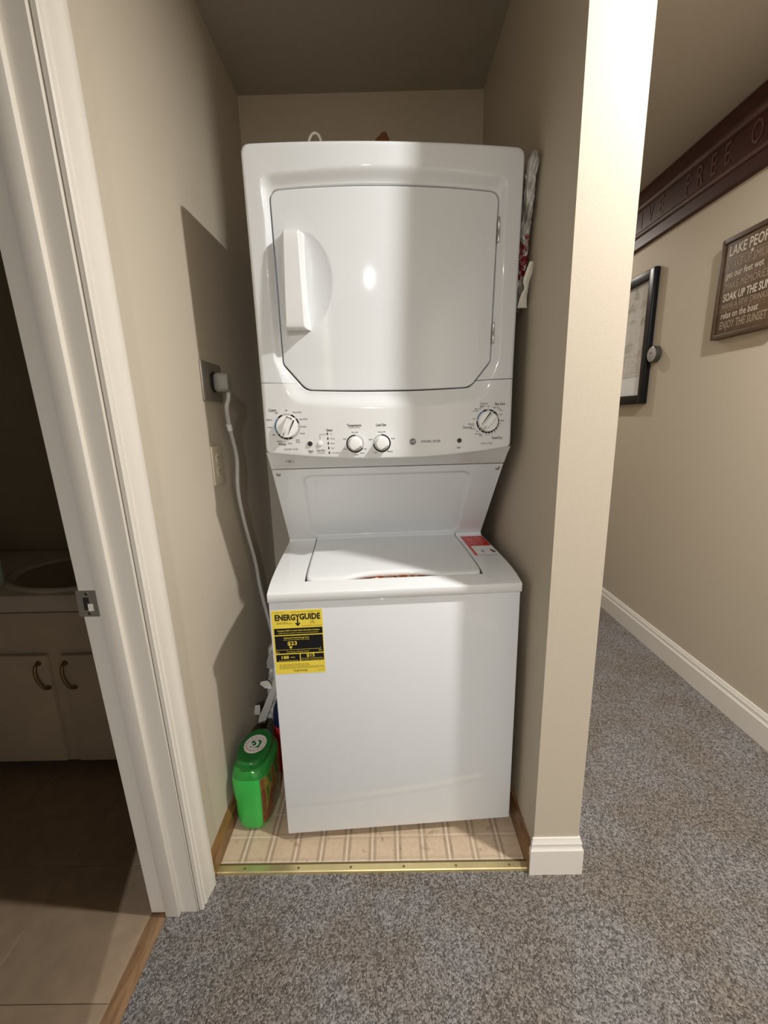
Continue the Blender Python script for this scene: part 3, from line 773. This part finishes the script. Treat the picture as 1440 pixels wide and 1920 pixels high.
et(pk, 'ftc.gov/energy', .50, .950, .0066, .0001); et(pk, 'Part No. 234', .92, .955, .0036)
pbx.each('black_box', m_black, en); pk.each('lettering', m_black, en, 0.20, 'fine_print'); py.each('lettering', m_yellow, en, 0.20, 'fine_print')
# ---- red warning sticker on the deck
def rput(u, v, l):
    y = 0.3700-0.198*v; x = 0.2600+0.0775*u; return (x, y, deck_z(y)+0.0006+l)
rl = Print(rput)
for i in range(10): rl.rect(0, 1, i/10, (i+1)/10, 0)
rs = rl.build('warning_label', m_red, W); rs['label'] = 'red warning sticker with a white panel'
rw_ = Print(rput); rw_.rect(.11, 1.0, .56, 1.0, .0004, 6); rw_.build('white_panel', m_paper, rs)
rr_ = Print(rput); rr_.rect(.10, .125, .04, .52, .0005); rr_.rect(.66, .69, .02, .52, .0005); rr_.rect(.0, .02, 0, 1, .0005)
for i in range(7): rr_.rect(.18, .30+.045*((i*3) % 7), .10+.055*i, .125+.055*i, .0005)
for i in range(3): rr_.rect(.76, .88, .12+.1*i, .16+.1*i, .0005)
rr_.build('lettering', m_redl, rs)
rk = Print(rput); rk.rect(.42, .44, .74, .90, .0007); rk.rect(.36, .50, .82, .84, .0007); rk.poly([(.80, .72), (.94, .86), (.86, .93), (.76, .83)], .0007); rk.build('pictogram', m_print, rs)

# ------------------------------------------------------------------ laundry seen through the lid notch
def lw(x, y, z):
    return (0.0216+x*math.cos(A)-y*math.sin(A), 1.0612+x*math.sin(A)+y*math.cos(A), z)
def laundry_mat():
    m, t, b = newmat('laundry_cloth'); k = NT(t); v, x, y, z = k.coords()
    n = k.noise(v, 45, 3, 0.4)
    c = k.mix(k.step(n, 0.47, 0.53), (0.62, 0.17, 0.02), (0.85, 0.78, 0.70))
    t.links.new(c, b.inputs['Base Color']); setp(b, Roughness=0.9); return m
V = []; F = []; nx, ny = 60, 14
for i in range(nx+1):
    for j in range(ny+1):
        x = -0.12+0.24*i/nx; y = 0.050+0.060*j/ny
        z = 0.8075+0.006*noise.noise(Vector((x*30, y*40, 1)))+0.003*noise.noise(Vector((x*90, y*90, 4)))-0.010*abs(x/0.12)**3-0.02*max(0, (0.056-y)/0.006)**1*0.3
        V.append(lw(x, y, min(z, 0.8135)))
for i in range(nx):
    for j in range(ny): F.append((i*(ny+1)+j, (i+1)*(ny+1)+j, (i+1)*(ny+1)+j+1, i*(ny+1)+j+1))
bot = len(V)
for i in range(nx+1):
    for j in range(ny+1): V.append((V[i*(ny+1)+j][0], V[i*(ny+1)+j][1], 0.785))
for i in range(nx):
    F.append((i*(ny+1), (i+1)*(ny+1), bot+(i+1)*(ny+1), bot+i*(ny+1)))
    F.append((i*(ny+1)+ny, (i+1)*(ny+1)+ny, bot+(i+1)*(ny+1)+ny, bot+i*(ny+1)+ny))
for j in range(ny):
    F.append((j, j+1, bot+j+1, bot+j)); q = nx*(ny+1); F.append((q+j, q+j+1, bot+q+j+1, bot+q+j))
tag(obj('laundry', V, F, laundry_mat(), None, True, 180), 'orange and white cloth showing through the notch of the washer lid', 'laundry')

# ------------------------------------------------------------------ things on top of the dryer
def tp(x, z, y=0.30): return lw(x, y, z)
P = catmull([tp(-.200, 1.880), tp(-.199, 1.94), tp(-.1955, 1.985), tp(-.189, 2.004), tp(-.178, 2.0120), tp(-.166, 2.006), tp(-.160, 1.985), tp(-.159, 1.94), tp(-.158, 1.881)], 6)
tag(tube('strap_loop', P, 0.0027, M('white_strap', (0.82, 0.80, 0.76), 0.6), None, 8, 1.3), 'white strap loop sticking up on top of the dryer, left of the brown scoop', 'strap')
secs = []
for z, hw_, off in ((1.878, .034, 0), (1.93, .033, 0), (1.98, .026, .001), (1.998, .0195, .002), (2.008, .012, .005), (2.015, .007, .007), (2.0175, .002, .008)):
    secs.append([tp(.005+off+hw_*math.cos(2*math.pi*k/16), z, 0.30+hw_*.5*math.sin(2*math.pi*k/16)) for k in range(16)])
tag(loft('wooden_scoop', secs, M('brown_wood', (0.16, 0.055, 0.022), 0.4)), 'dark reddish brown rounded tip showing over the dryer top', 'scoop')

# ------------------------------------------------------------------ plastic bag stuffed between dryer and right wall
def bag_mat(name, red):
    m, t, b = newmat(name); k = NT(t); v, x, y, z = k.coords()
    n = k.noise(v, 38, 4, 0.5)
    c = k.mix(k.step(n, 0.35, 0.65), (0.42, 0.41, 0.38), (0.74, 0.73, 0.69))
    if red:
        zr = k.m('MULTIPLY', k.step(z, 1.585, 1.60), k.m('SUBTRACT', 1.0, k.step(z, 1.685, 1.70)))
        f = k.m('MULTIPLY', zr, k.step(k.noise(v, 55, 2, 1.0), 0.46, 0.50))
        c = k.mix(f, c, (0.26, 0.018, 0.022))
    t.links.new(c, b.inputs['Base Color']); setp(b, Roughness=0.35)
    return m
secs = []; n = 36
for i in range(64):
    t = i/63; z = 1.862-0.335*t
    cyy = 1.185+0.075*t; hx = 0.0125*(1-0.25*t); hy = 0.040-0.012*t
    if t < 0.05: hx *= 0.45+11*t; hy *= 0.55+9*t
    if t > 0.90: hy *= 1-(t-0.90)*4
    xc = 0.3708-0.003*t
    s_ = []
    for j in range(n):
        a = 2*math.pi*j/n
        q = Vector((math.cos(a)*1.5, math.sin(a)*1.5, z*16+math.sin(a)*0.8))
        f = 0.72+0.55*(1-abs(noise.noise(q*1.6))*2.6)*0.5+0.25*noise.noise(q*4)
        f = max(0.28, min(1.08, f))
        s_.append((xc+hx*math.cos(a)*f, cyy+hy*math.sin(a)*f, z+0.006*noise.noise(q*2)))
    secs.append(s_)
bg = empty('plastic_bag', (0, 0, 0)); tag(bg, 'crumpled white and red plastic bag stuffed between the dryer and the closet right wall', 'bag')
loft('bag_body', secs, bag_mat('white_red_bag', True), bg, smooth=True, angle=70)
P = [(0.3735, 1.168, 1.622), (0.3680, 1.170, 1.598), (0.3645, 1.176, 1.580), (0.3680, 1.185, 1.565), (0.3650, 1.195, 1.548), (0.3665, 1.21, 1.525)]
wv = [.006, .010, .0095, .006, .010, .015]
secs = []
for p, q in zip(catmull(P, 5), [wv[min(5, i//5)]+(wv[min(5, i//5+1)]-wv[min(5, i//5)])*(i % 5)/5 for i in range(26)]):
    secs.append([(p.x-q*.75, p.y-.002, p.z), (p.x, p.y-.006, p.z), (p.x+q, p.y, p.z), (p.x, p.y+.001, p.z-.001)])
loft('bag_handle', secs, M('white_bag', (0.72, 0.70, 0.62), 0.4), bg, smooth=True)['label'] = 'white twisted bag corner'

# ------------------------------------------------------------------ outlets and cord
op = empty('dryer_outlet', (XL, 1.305, 1.365)); tag(op, 'dark steel dryer outlet plate with a grey plug on the closet left wall', 'outlet')
box('wall_plate', (0.0, 0.006, -0.072, 0.072, -0.055, 0.054), m_plate, op, 0.002)
lathe('receptacle', [(0.030, 0.004), (0.030, 0.010), (0.027, 0.012), (0.002, 0.012)], (0, 0.008, 0.0), (1, 0, 0), m_blackpl, op, 32)
pc = empty('power_cord', (XL, 1.312, 1.365)); tag(pc, 'grey flat appliance cord hanging from the dryer outlet with a white tag', 'cord')
secs = []
for xx, hy, hz, dy in ((0.0125, .017, .023, 0), (0.018, .022, .027, 0), (0.030, .024, .028, 0), (0.046, .021, .026, .001), (0.053, .017, .023, .001)):
    secs.append([(xx, dy+hy*math.copysign(abs(math.cos(a))**.45, math.cos(a)), -.002+hz*math.copysign(abs(math.sin(a))**.45, math.sin(a))) for a in [2*math.pi*i/24 for i in range(24)]])
loft('plug', secs, m_plug, pc, smooth=True, angle=40)['label'] = 'grey plug body'
def cl(p): return (p[0]-XL, p[1]-1.312, p[2]-1.365)
path = [(-0.470, 1.322, 1.345), (-0.470, 1.320, 1.318), (-.475, 1.312, 1.290), (-.482, 1.339, 1.234), (-.486, 1.388, 1.135), (-.488, 1.376, 1.03), (-.488, 1.408, .915), (-.486, 1.475, .755), (-.484, 1.497, .645), (-.47, 1.51, .52), (-.45, 1.53, .36)]
tube('cord', [cl(p) for p in catmull(path, 8)], 0.0052, m_cord, pc, 8, 1.25)
path2 = [(-.490, 1.391, 1.125), (-.494, 1.392, 1.03), (-.495, 1.425, .93), (-.495, 1.470, .82), (-.494, 1.525, .705), (-.488, 1.545, .60)]
tube('cord', [cl(p) for p in catmull(path2, 8)], 0.0030, m_cord, pc, 8, 1.2)
lathe('tag', [(0.0080, -.010), (0.0080, .010)], cl((-.4815, 1.338, 1.232)), (0.03, 0.42, -0.9), m_paper, pc, 10)['label'] = 'white tag wrapped on the cord'
o2 = empty('wall_outlet', (XL, 1.2835, 1.1215)); tag(o2, 'ivory duplex wall outlet below the dryer plug', 'outlet')
box('wall_plate', (0.0, 0.0055, -0.036, 0.036, -0.058, 0.058), m_ivory, o2, 0.002)
for dz in (-0.019, 0.019):
    sk = lathe('socket', [(0.0165, 0.003), (0.0165, 0.0075), (0.015, 0.0083), (0.001, 0.0083)], (0, 0, dz), (1, 0, 0), m_ivory, o2, 28)
    for dy in (-0.006, 0.006): box('slot', (0.0078, 0.0086, dy-.0011, dy+.0011, dz-.001, dz+.008), m_darkslot, sk)
    lathe('slot', [(0.0024, .0078), (0.0024, .0086)], (0, 0, dz-.008), (1, 0, 0), m_darkslot, sk, 10)
lathe('screw', [(0.003, .0045), (0.003, .0062), (0.001, .0066)], (0, 0, 0), (1, 0, 0), m_brass, o2, 12)

# ------------------------------------------------------------------ detergent jug
dj = empty('detergent_jug', (-0.435, 1.158, 0.004), math.radians(-3)); tag(dj, 'bright green laundry detergent tub with a round sticker on its lid beside the washer', 'detergent')
def sup(hx, hy, ex, n=56, cx_=0, cy_=0):
    out = []
    for i in range(n):
        a = 2*math.pi*i/n; c, s_ = math.cos(a), math.sin(a)
        out.append((cx_+hx*math.copysign(abs(c)**(2/ex), c), cy_+hy*math.copysign(abs(s_)**(2/ex), s_)))
    return out
def jsec(z, hx, hy, ex, cx_=0, cy_=0): return [(x, y, z) for x, y in sup(hx, hy, ex, 56, cx_, cy_)]
body = [(z_, a_+.002, b_+.007, e_, c_) for z_, a_, b_, e_, c_ in [(0, .036, .062, 2.6, 0), (.003, .044, .070, 2.8, 0), (.010, .049, .077, 3, 0), (.025, .052, .081, 3.2, 0), (.06, .053, .083, 3.4, 0), (.085, .0535, .083, 3.4, .0005), (.100, .0535, .083, 3.4, .001), (.112, .055, .084, 3.4, 0), (.15, .057, .085, 3.4, -.001), (.178, .0575, .085, 3.3, -.001), (.190, .0570, .084, 3.2, 0)]]
jb = loft('tub', [jsec(z, hx, hy, ex, cx_) for z, hx, hy, ex, cx_ in body], m_greenb, dj, smooth=True, angle=50)
sh = [(z_, a_+.002, b_+.006, e_) for z_, a_, b_, e_ in [(.1895, .0572, .0842, 3.2), (.198, .0565, .083, 3.1), (.208, .053, .080, 2.9), (.215, .0495, .0765, 2.6), (.218, .0475, .074, 2.4)]]
s_ = loft('collar', [jsec(z, hx, hy, ex) for z, hx, hy, ex in sh], m_greens, dj, smooth=True, angle=50); s_['label'] = 'translucent darker green collar'
ld = [(z_, a_+.002, b_+.005, e_) for z_, a_, b_, e_ in [(.2165, .0475, .072, 2.3), (.222, .0485, .073, 2.3), (.230, .0480, .0725, 2.25), (.236, .0465, .071, 2.2), (.239, .0435, .068, 2.2), (.2392, .036, .058, 2.2), (.2385, .030, .050, 2.2), (.2385, .004, .006, 2.0)]]
lidj = loft('lid', [jsec(z, hx, hy, ex) for z, hx, hy, ex in ld], m_greenl, dj, smooth=True, angle=50); lidj['label'] = 'dark green oval lid'
secs = [[(x, -0.077+y, z) for x, y in ((-.016, 0), (.016, 0), (.013, -.007), (-.013, -.007))] for z in (.221, .229)]
loft('lid_tab', secs, m_greenl, dj, smooth=False)
jp = Print(lambda u, v, l: (u, v, 0.2386+l)); jp.disc(0.0, 0.004, .0345, .0008, 36, .040); stk = jp.build('sticker', m_paper, dj); stk['label'] = 'round white and red sticker with a green swirl'
j2 = Print(lambda u, v, l: (u, v+0.004, 0.2386+l)); j2.arc(0, 0, .0255, .0268, 0, 360, .0012); j2.arc(0, 0, .030, .0312, 200, 340, .0012)
for i in range(14): a = 25*i; j2.arc(0, 0, .0285, .0315, a, a+9, .0012)
j2.build('sticker_ring', M('pink_print', (0.62, 0.22, 0.18), 0.5), stk)
j3 = Print(lambda u, v, l: (u, v+0.004, 0.2386+l)); j3.poly([(-.012, -.016), (.016, -.016), (.019, .010), (.012, .016), (-.004, .017), (-.014, .010)], .0012)
j3.build('sticker_picture', m_greenl, stk)
j4 = Print(lambda u, v, l: (u, v+0.004, 0.2386+l))
sp_ = [(0.0022+0.0125*(i/26))*1.0 for i in range(27)]
for i in range(26):
    a0, a1 = 0.9+i*0.27, 0.9+(i+1)*0.27; w0 = .0012+.00014*i
    j4.poly([(-.004+(sp_[i]-w0)*math.cos(a0), -.003+(sp_[i]-w0)*math.sin(a0)), (-.004+(sp_[i]+w0)*math.cos(a0), -.003+(sp_[i]+w0)*math.sin(a0)), (-.004+(sp_[i+1]+w0)*math.cos(a1), -.003+(sp_[i+1]+w0)*math.sin(a1)), (-.004+(sp_[i+1]-w0)*math.cos(a1), -.003+(sp_[i+1]-w0)*math.sin(a1))], .0016)
j4.build('sticker_swirl', m_paper, stk)
# printed label on the side facing the washer
def jlabel_mat():
    m, t, b = newmat('tub_label'); k = NT(t); v, x, y, z = k.coords()
    n = k.noise(k.scale(v, (1, 1.0, .45)), 16, 3, 1.2)
    r = t.nodes.new('ShaderNodeValToRGB'); t.links.new(n, r.inputs['Fac']); el = r.color_ramp.elements
    el[0].position = .30; el[0].color = (.015, .13, .02, 1); el[1].position = .72; el[1].color = (.36, .26, .14, 1)
    for p, c in ((.42, (.06, .17, .02, 1)), (.47, (.34, .25, .05, 1)), (.53, (.22, .085, .022, 1)), (.62, (.13, .045, .018, 1))):
        q = el.new(p); q.color = c
    t.links.new(r.outputs['Color'], b.inputs['Base Color']); setp(b, Roughness=.25); return m
def jsec_at(z):
    for a, b in zip(body, body[1:]):
        if a[0] <= z <= b[0]:
            f = (z-a[0])/(b[0]-a[0]); return [a[i]+(b[i]-a[i])*f for i in range(5)]
V = []; F = []; nz_, na = 16, 20
for i in range(nz_+1):
    z = .022+.166*i/nz_; _, hx, hy, ex, cx_ = jsec_at(z)
    for j in range(na+1):
        a = math.radians(-58+116*j/na); c, q = math.cos(a), math.sin(a)
        V.append((cx_+(hx+.0006)*abs(c)**(2/ex), (hy+.0006)*math.copysign(abs(q)**(2/ex), q), z))
for i in range(nz_):
    for j in range(na): F.append((i*(na+1)+j, (i+1)*(na+1)+j, (i+1)*(na+1)+j+1, i*(na+1)+j+1))
obj('tub_label', V, F, jlabel_mat(), dj, True)['label'] = 'orange brown and green printed side label'

# ------------------------------------------------------------------ bottle and crumpled bag behind the tub
bt = empty('bleach_bottle', (-0.386, 1.335, 0.004)); tag(bt, 'red bottle with a dark blue top hidden between washer side and detergent tub', 'bottle')
lathe('bottle_body', [(.034, 0), (.040, .004), (.041, .02), (.041, .155), (.040, .175), (.038, .185)], (0, 0, 0), (0, 0, 1), M('red_plastic', (0.55, 0.03, 0.02), 0.3), bt, 32)
lathe('bottle_top', [(.0385, .184), (.0385, .215), (.034, .245), (.022, .270), (.016, .285), (.016, .315), (.004, .317)], (0, 0, 0), (0, 0, 1), M('navy_plastic', (0.012, 0.020, 0.075), 0.3), bt, 32)['label'] = 'dark blue bottle top'
cb = empty('paper_bag', (-0.450, 1.462, 0.004)); tag(cb, 'crumpled grey plastic bag with white strips wedged behind the green detergent tub', 'bag')
secs = []; n = 40
for i in range(40):
    t = i/39; z = 0.44*t+.001; sx_ = .046*(1-.25*t)*(1 if t < .93 else 1-(t-.93)*9); sy_ = .075*(1-.3*t)*(1 if t < .93 else 1-(t-.93)*9)
    s_ = []
    for j in range(n):
        a = 2*math.pi*j/n; q = Vector((math.cos(a)*1.2, math.sin(a)*1.2, z*11))
        f = max(.35, min(1.05, .78+.6*(.5-abs(noise.noise(q*1.7))*1.5)+.2*noise.noise(q*5)))
        s_.append((sx_*math.cos(a)*f+.030*t, sy_*math.sin(a)*f, z))
    secs.append(s_)
loft('bag_body', secs, bag_mat('grey_bag', False), cb, smooth=True, angle=70)
def strip(P, wds, nrm, name='strip', m=m_paper):
    C_ = catmull(P, 6); secs = []
    for i, p in enumerate(C_):
        q = wds[min(len(wds)-1, i//6)]; q2 = wds[min(len(wds)-1, i//6+1)]; wd = q+(q2-q)*(i % 6)/6
        d_ = (C_[min(i+1, len(C_)-1)]-C_[max(i-1, 0)]).normalized(); s2 = d_.cross(Vector(nrm)).normalized()*wd; nn = Vector(nrm).normalized()*.0012
        secs.append([p-s2-nn, p+s2-nn, p+s2+nn, p-s2+nn])
    return loft(name, secs, m, cb, smooth=True, angle=40)
m_strip = M('white_strip', (0.66, 0.64, 0.58), 0.4)
strip([(-.036, -.075, .135), (-.028, -.080, .165), (-.010, -.085, .205), (.006, -.088, .245), (.030, -.088, .300), (.050, -.085, .345)], [.013, .014, .013, .012, .010, .007], (.3, -1, .1), m=m_strip)
strip([(-.055, -.066, .165), (-.050, -.07, .19), (-.048, -.072, .21)], [.010, .010, .009], (.2, -1, .3), m=m_strip)
strip([(-.030, -.070, .300), (-.006, -.076, .298), (.014, -.08, .285)], [.004, .014, .002], (.2, -1, .4), m=m_strip)
strip([(.010, -.070, .36), (.018, -.072, .39), (.024, -.07, .425)], [.010, .016, .006], (.1, -1, .1), m=M('grey_film', (.36, .35, .33), .4))

# ------------------------------------------------------------------ hallway wall decorations (text runs towards -y)
sg = empty('wooden_sign', (XH, 2.0, 2.118)); tag(sg, 'long dark red wooden sign with carved letters mounted under the ceiling', 'sign')
SP = [(0, 0), (.018, 0), (.022, .004), (.022, .052), (.028, .056), (.031, .064), (.028, .076), (.022, .080), (.016, .083), (.016, .186), (.022, .189), (.028, .194), (.031, .206), (.028, .216), (.022, .220), (.022, .283), (.018, .287), (0, .287)]
prism('board', [(-p, q) for p, q in SP], 'y', -1.05, 0.75, m_redwood, sg, True, 30)
for z0, z1 in ((.054, .081), (.188, .219)):
    prism('moulding', [(-.0225, z0), (-.0290, z0+.003), (-.0325, (z0+z1)/2), (-.0290, z1-.003), (-.0225, z1)], 'y', -1.049, 0.749, m_redwood2, sg, True, 50)
sgp = Print(lambda u, v, l: (-.016-l, -u, v))
for s_, yy in (('L', 2.640), ('I', 2.560), ('V', 2.480), ('E', 2.395), ('F', 2.205), ('R', 2.128), ('E', 2.050), ('E', 1.975), ('O', 1.835), ('R', 1.755), ('D', 1.57), ('I', 1.50), ('E', 1.43)):
    sgp.text(s_, -(yy-2.0), .1345, .118, bold=0.0, sx=.62, lift=.002)
sgp.each('letter', m_letter, sg)
# plaque
pq = empty('wooden_plaque', (XH, 1.765, 1.73)); tag(pq, 'brown wooden plaque of cream lettering hanging on the hallway wall', 'sign')
box('board', (-.026, -.002, -.142, .142, -.178, .178), m_plaque, pq, 0.002)
for n_, b_ in (('frame_edge', (-.031, 0, -.153, -.139, -.190, .190)), ('frame_edge', (-.031, 0, .139, .153, -.190, .190)), ('frame_edge', (-.031, 0, -.139, .139, -.190, -.172)), ('frame_edge', (-.031, 0, -.139, .139, .172, .190))):
    box(n_, b_, m_plaqedge, pq, 0.002)
pp = Print(lambda u, v, l: (-.026-l, -u, v)); p2 = Print(lambda u, v, l: (-.026-l, -u, v))
rowsT = [('LAKE PEOPLE', .135, .052, pp, .0008, .80), ('WAKE UP SMILING', .083, .044, p2, 0, .68), ('get our feet wet', .048, .036, pp, .0003, .84), ('MAKE MEMORIES', .006, .040, p2, 0, .76), ('SOAK UP THE SUN', -.036, .041, pp, .001, .72),
         ('HAVE A FEW DRINKS', -.070, .032, p2, 0, .80), ('relax on the boat', -.104, .036, pp, .0003, .80), ('ENJOY THE SUNSET', -.141, .042, p2, .0003, .68)]
for s_, v, sz, p, bo, sx_ in rowsT: p.text(s_, -.114, v, sz, 'LEFT', bo, sx_*.88)
star = []
for i in range(10):
    r_ = .0095 if i % 2 == 0 else .0042; a = math.pi/2+math.pi*i/5; star.append((r_*math.cos(a), .107+r_*math.sin(a)))
pp.poly(star); p2.rect(-.122, -.018, .106, .108); p2.rect(.018, .122, .106, .108)
for i in range(12): p2.rect(-.120+.02*i, -.108+.02*i, .0275, .0288)
for i in range(12): p2.rect(-.120+.02*i, -.108+.02*i, -.0868, -.0855)
pp.each('lettering', m_cream, pq); p2.each('lettering', m_tan, pq, 0.04, 'dotted_line')
# framed picture
fr = empty('picture_frame', (XH, 2.60, 1.636)); tag(fr, 'black framed grey print hanging behind the partition edge', 'picture')
FY, FZ, FWD = .233, .339, .048
def bar(b): return box('frame_bar', b, m_frame, fr, 0.006, 3)
bar((-.030, 0, -FY, -FY+FWD, -FZ, FZ)); bar((-.030, 0, FY-FWD, FY, -FZ, FZ)); bar((-.030, 0, -FY+FWD-.006, FY-FWD+.006, FZ-FWD, FZ)); bar((-.030, 0, -FY+FWD-.006, FY-FWD+.006, -FZ, -FZ+FWD))
def pic_mat():
    m, t, b = newmat('grey_print_paper'); k = NT(t); v, x, y, z = k.coords()
    n = k.noise(k.scale(v, (1, 1, 2.2)), 9, 5, 0.4); n2 = k.noise(v, 60, 4)
    c = k.mix(n2, (0.52, 0.515, 0.50), (0.70, 0.70, 0.685))
    c = k.mix(k.m('MULTIPLY', k.step(n, .50, .62), .55), c, (0.33, 0.31, 0.26))
    lo = k.m('SUBTRACT', 1.0, k.step(z, -.192, -.188)); c = k.mix(lo, c, (0.78, 0.81, 0.82))
    t.links.new(c, b.inputs['Base Color']); setp(b, Roughness=.12); return m
pic = box('print', (-.012, -.004, -FY+FWD-.004, FY-FWD+.004, -FZ+FWD-.004, FZ-FWD+.004), pic_mat(), fr)
pl = Print(lambda u, v, l: (-.012-l, u, v)); pl.rect(-.150, .150, -.191, -.189); pl.rect(-.151, -.149, -.26, -.189)
for i in range(5): pl.rect(-.14, -.08-.02*(i % 2), -.165+.012*i, -.163+.012*i)
pl.build('printed_lines', m_knobgrey, pic)
# thermostat
th = empty('thermostat', (XH, 2.322, 1.543)); tag(th, 'round grey thermostat on the wall beside the black frame', 'thermostat')
lathe('back_ring', [(.038, 0), (.041, .003), (.041, .026), (.038, .030)], (0, 0, 0), (-1, 0, 0), m_thermor, th, 40)
fc = lathe('face', [(.0375, .028), (.0372, .0305), (.034, .0325), (.002, .0332)], (0, 0, 0), (-1, 0, 0), m_thermo, th, 40)
tp_ = Print(lambda u, v, l: (-.0334-l, -u, v)); tp_.rect(-.014, .012, .006, .0085); tp_.rect(-.010, .006, .002, .0035); tp_.build('display_marks', m_print, fc)

# ------------------------------------------------------------------ bathroom vanity seen through the doorway
YV = 1.325
vn = empty('bathroom_vanity', (-1.15, YV, 0.0)); tag(vn, 'tan painted bathroom vanity with two doors under a pale sink top', 'vanity')
VX0, VX1 = -0.90, 0.50
box('cabinet', (VX0, VX1, 0.004, 0.47, 0.045, 0.645), m_vanity, vn, 0.002)
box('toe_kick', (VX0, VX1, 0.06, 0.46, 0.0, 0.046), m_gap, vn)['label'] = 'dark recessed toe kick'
for x0, x1, hx in ((-0.66, -0.030, -0.054), (0.018, 0.47, 0.038)):
    dr = box('door', (x0, x1, -0.016, 0.004, 0.058, 0.480), m_vanity, vn, 0.004)
    zc = 0.432
    P = catmull([(hx-.004, -.014, .452), (hx-.004, -.030, .448), (hx-.004, -.037, .425), (hx+.002, -.037, .393), (hx+.012, -.030, .366), (hx+.014, -.014, .360)], 6)
    hd = tube('handle', P, [.0105 if i in (0, 1, 29, 30) else .0075 if i in (2, 3, 27, 28) else .0058 for i in range(31)], m_antbrass, dr, 10); hd['label'] = 'curved antique brass pull'
box('drawer_front', (-0.66, 0.47, -0.010, 0.004, 0.500, 0.636), m_vanity, vn, 0.003)
ctop = prism('sink_top', [(-.034, .652), (-.036, .656), (-.036, .696), (-.032, .707), (-.020, .713), (.46, .713), (.46, .645), (-.020, .645), (-.022, .652)], 'x', VX0, VX1, m_vanwhite, vn, True, 40)
# oval basin rim on the top
secs = []
for a_ in range(49):
    a = 2*math.pi*a_/48; ca, sa = math.cos(a), math.sin(a)
    secs.append([(0.02+(.255+dx_)*ca, .185+(.195+dx_)*sa, .713+dz_) for dx_, dz_ in ((.014, -.002), (.010, .008), (0, .012), (-.012, .008), (-.03, -.004))])
loft('basin_rim', secs, m_vanwhite, vn, closed=False, caps=False, smooth=True, angle=60)
bz = []
for rr_, zz in ((1.0, .004), (.9, -.002), (.7, -.0015), (.35, -.001), (.02, -.001)):
    bz.append([(0.02+.228*rr_*math.cos(2*math.pi*i/40), .185+.168*rr_*math.sin(2*math.pi*i/40), .7155+zz*.3) for i in range(40)])
loft('basin_bowl', bz, m_bathwall, vn, caps=False)['label'] = 'flat basin bowl with its shade painted in'  # flat disc in the darker wall colour, shade of the bowl painted in
sb = empty('soap_bottle', (-1.362, YV+0.05, 0.713)); tag(sb, 'pale green soap bottle at the front of the bathroom sink top', 'bottle')
m_soap = M('pale_green', (0.50, 0.62, 0.52), 0.3)
lathe('bottle_body', [(.028, 0), (.031, .004), (.031, .085), (.026, .100), (.013, .110), (.013, .118)], (0, 0, 0), (0, 0, 1), m_soap, sb, 24)
lathe('pump', [(.012, .118), (.012, .128), (.004, .130), (.004, .150), (.010, .152), (.010, .158)], (0, 0, 0), (0, 0, 1), m_vanwhite, sb, 16)
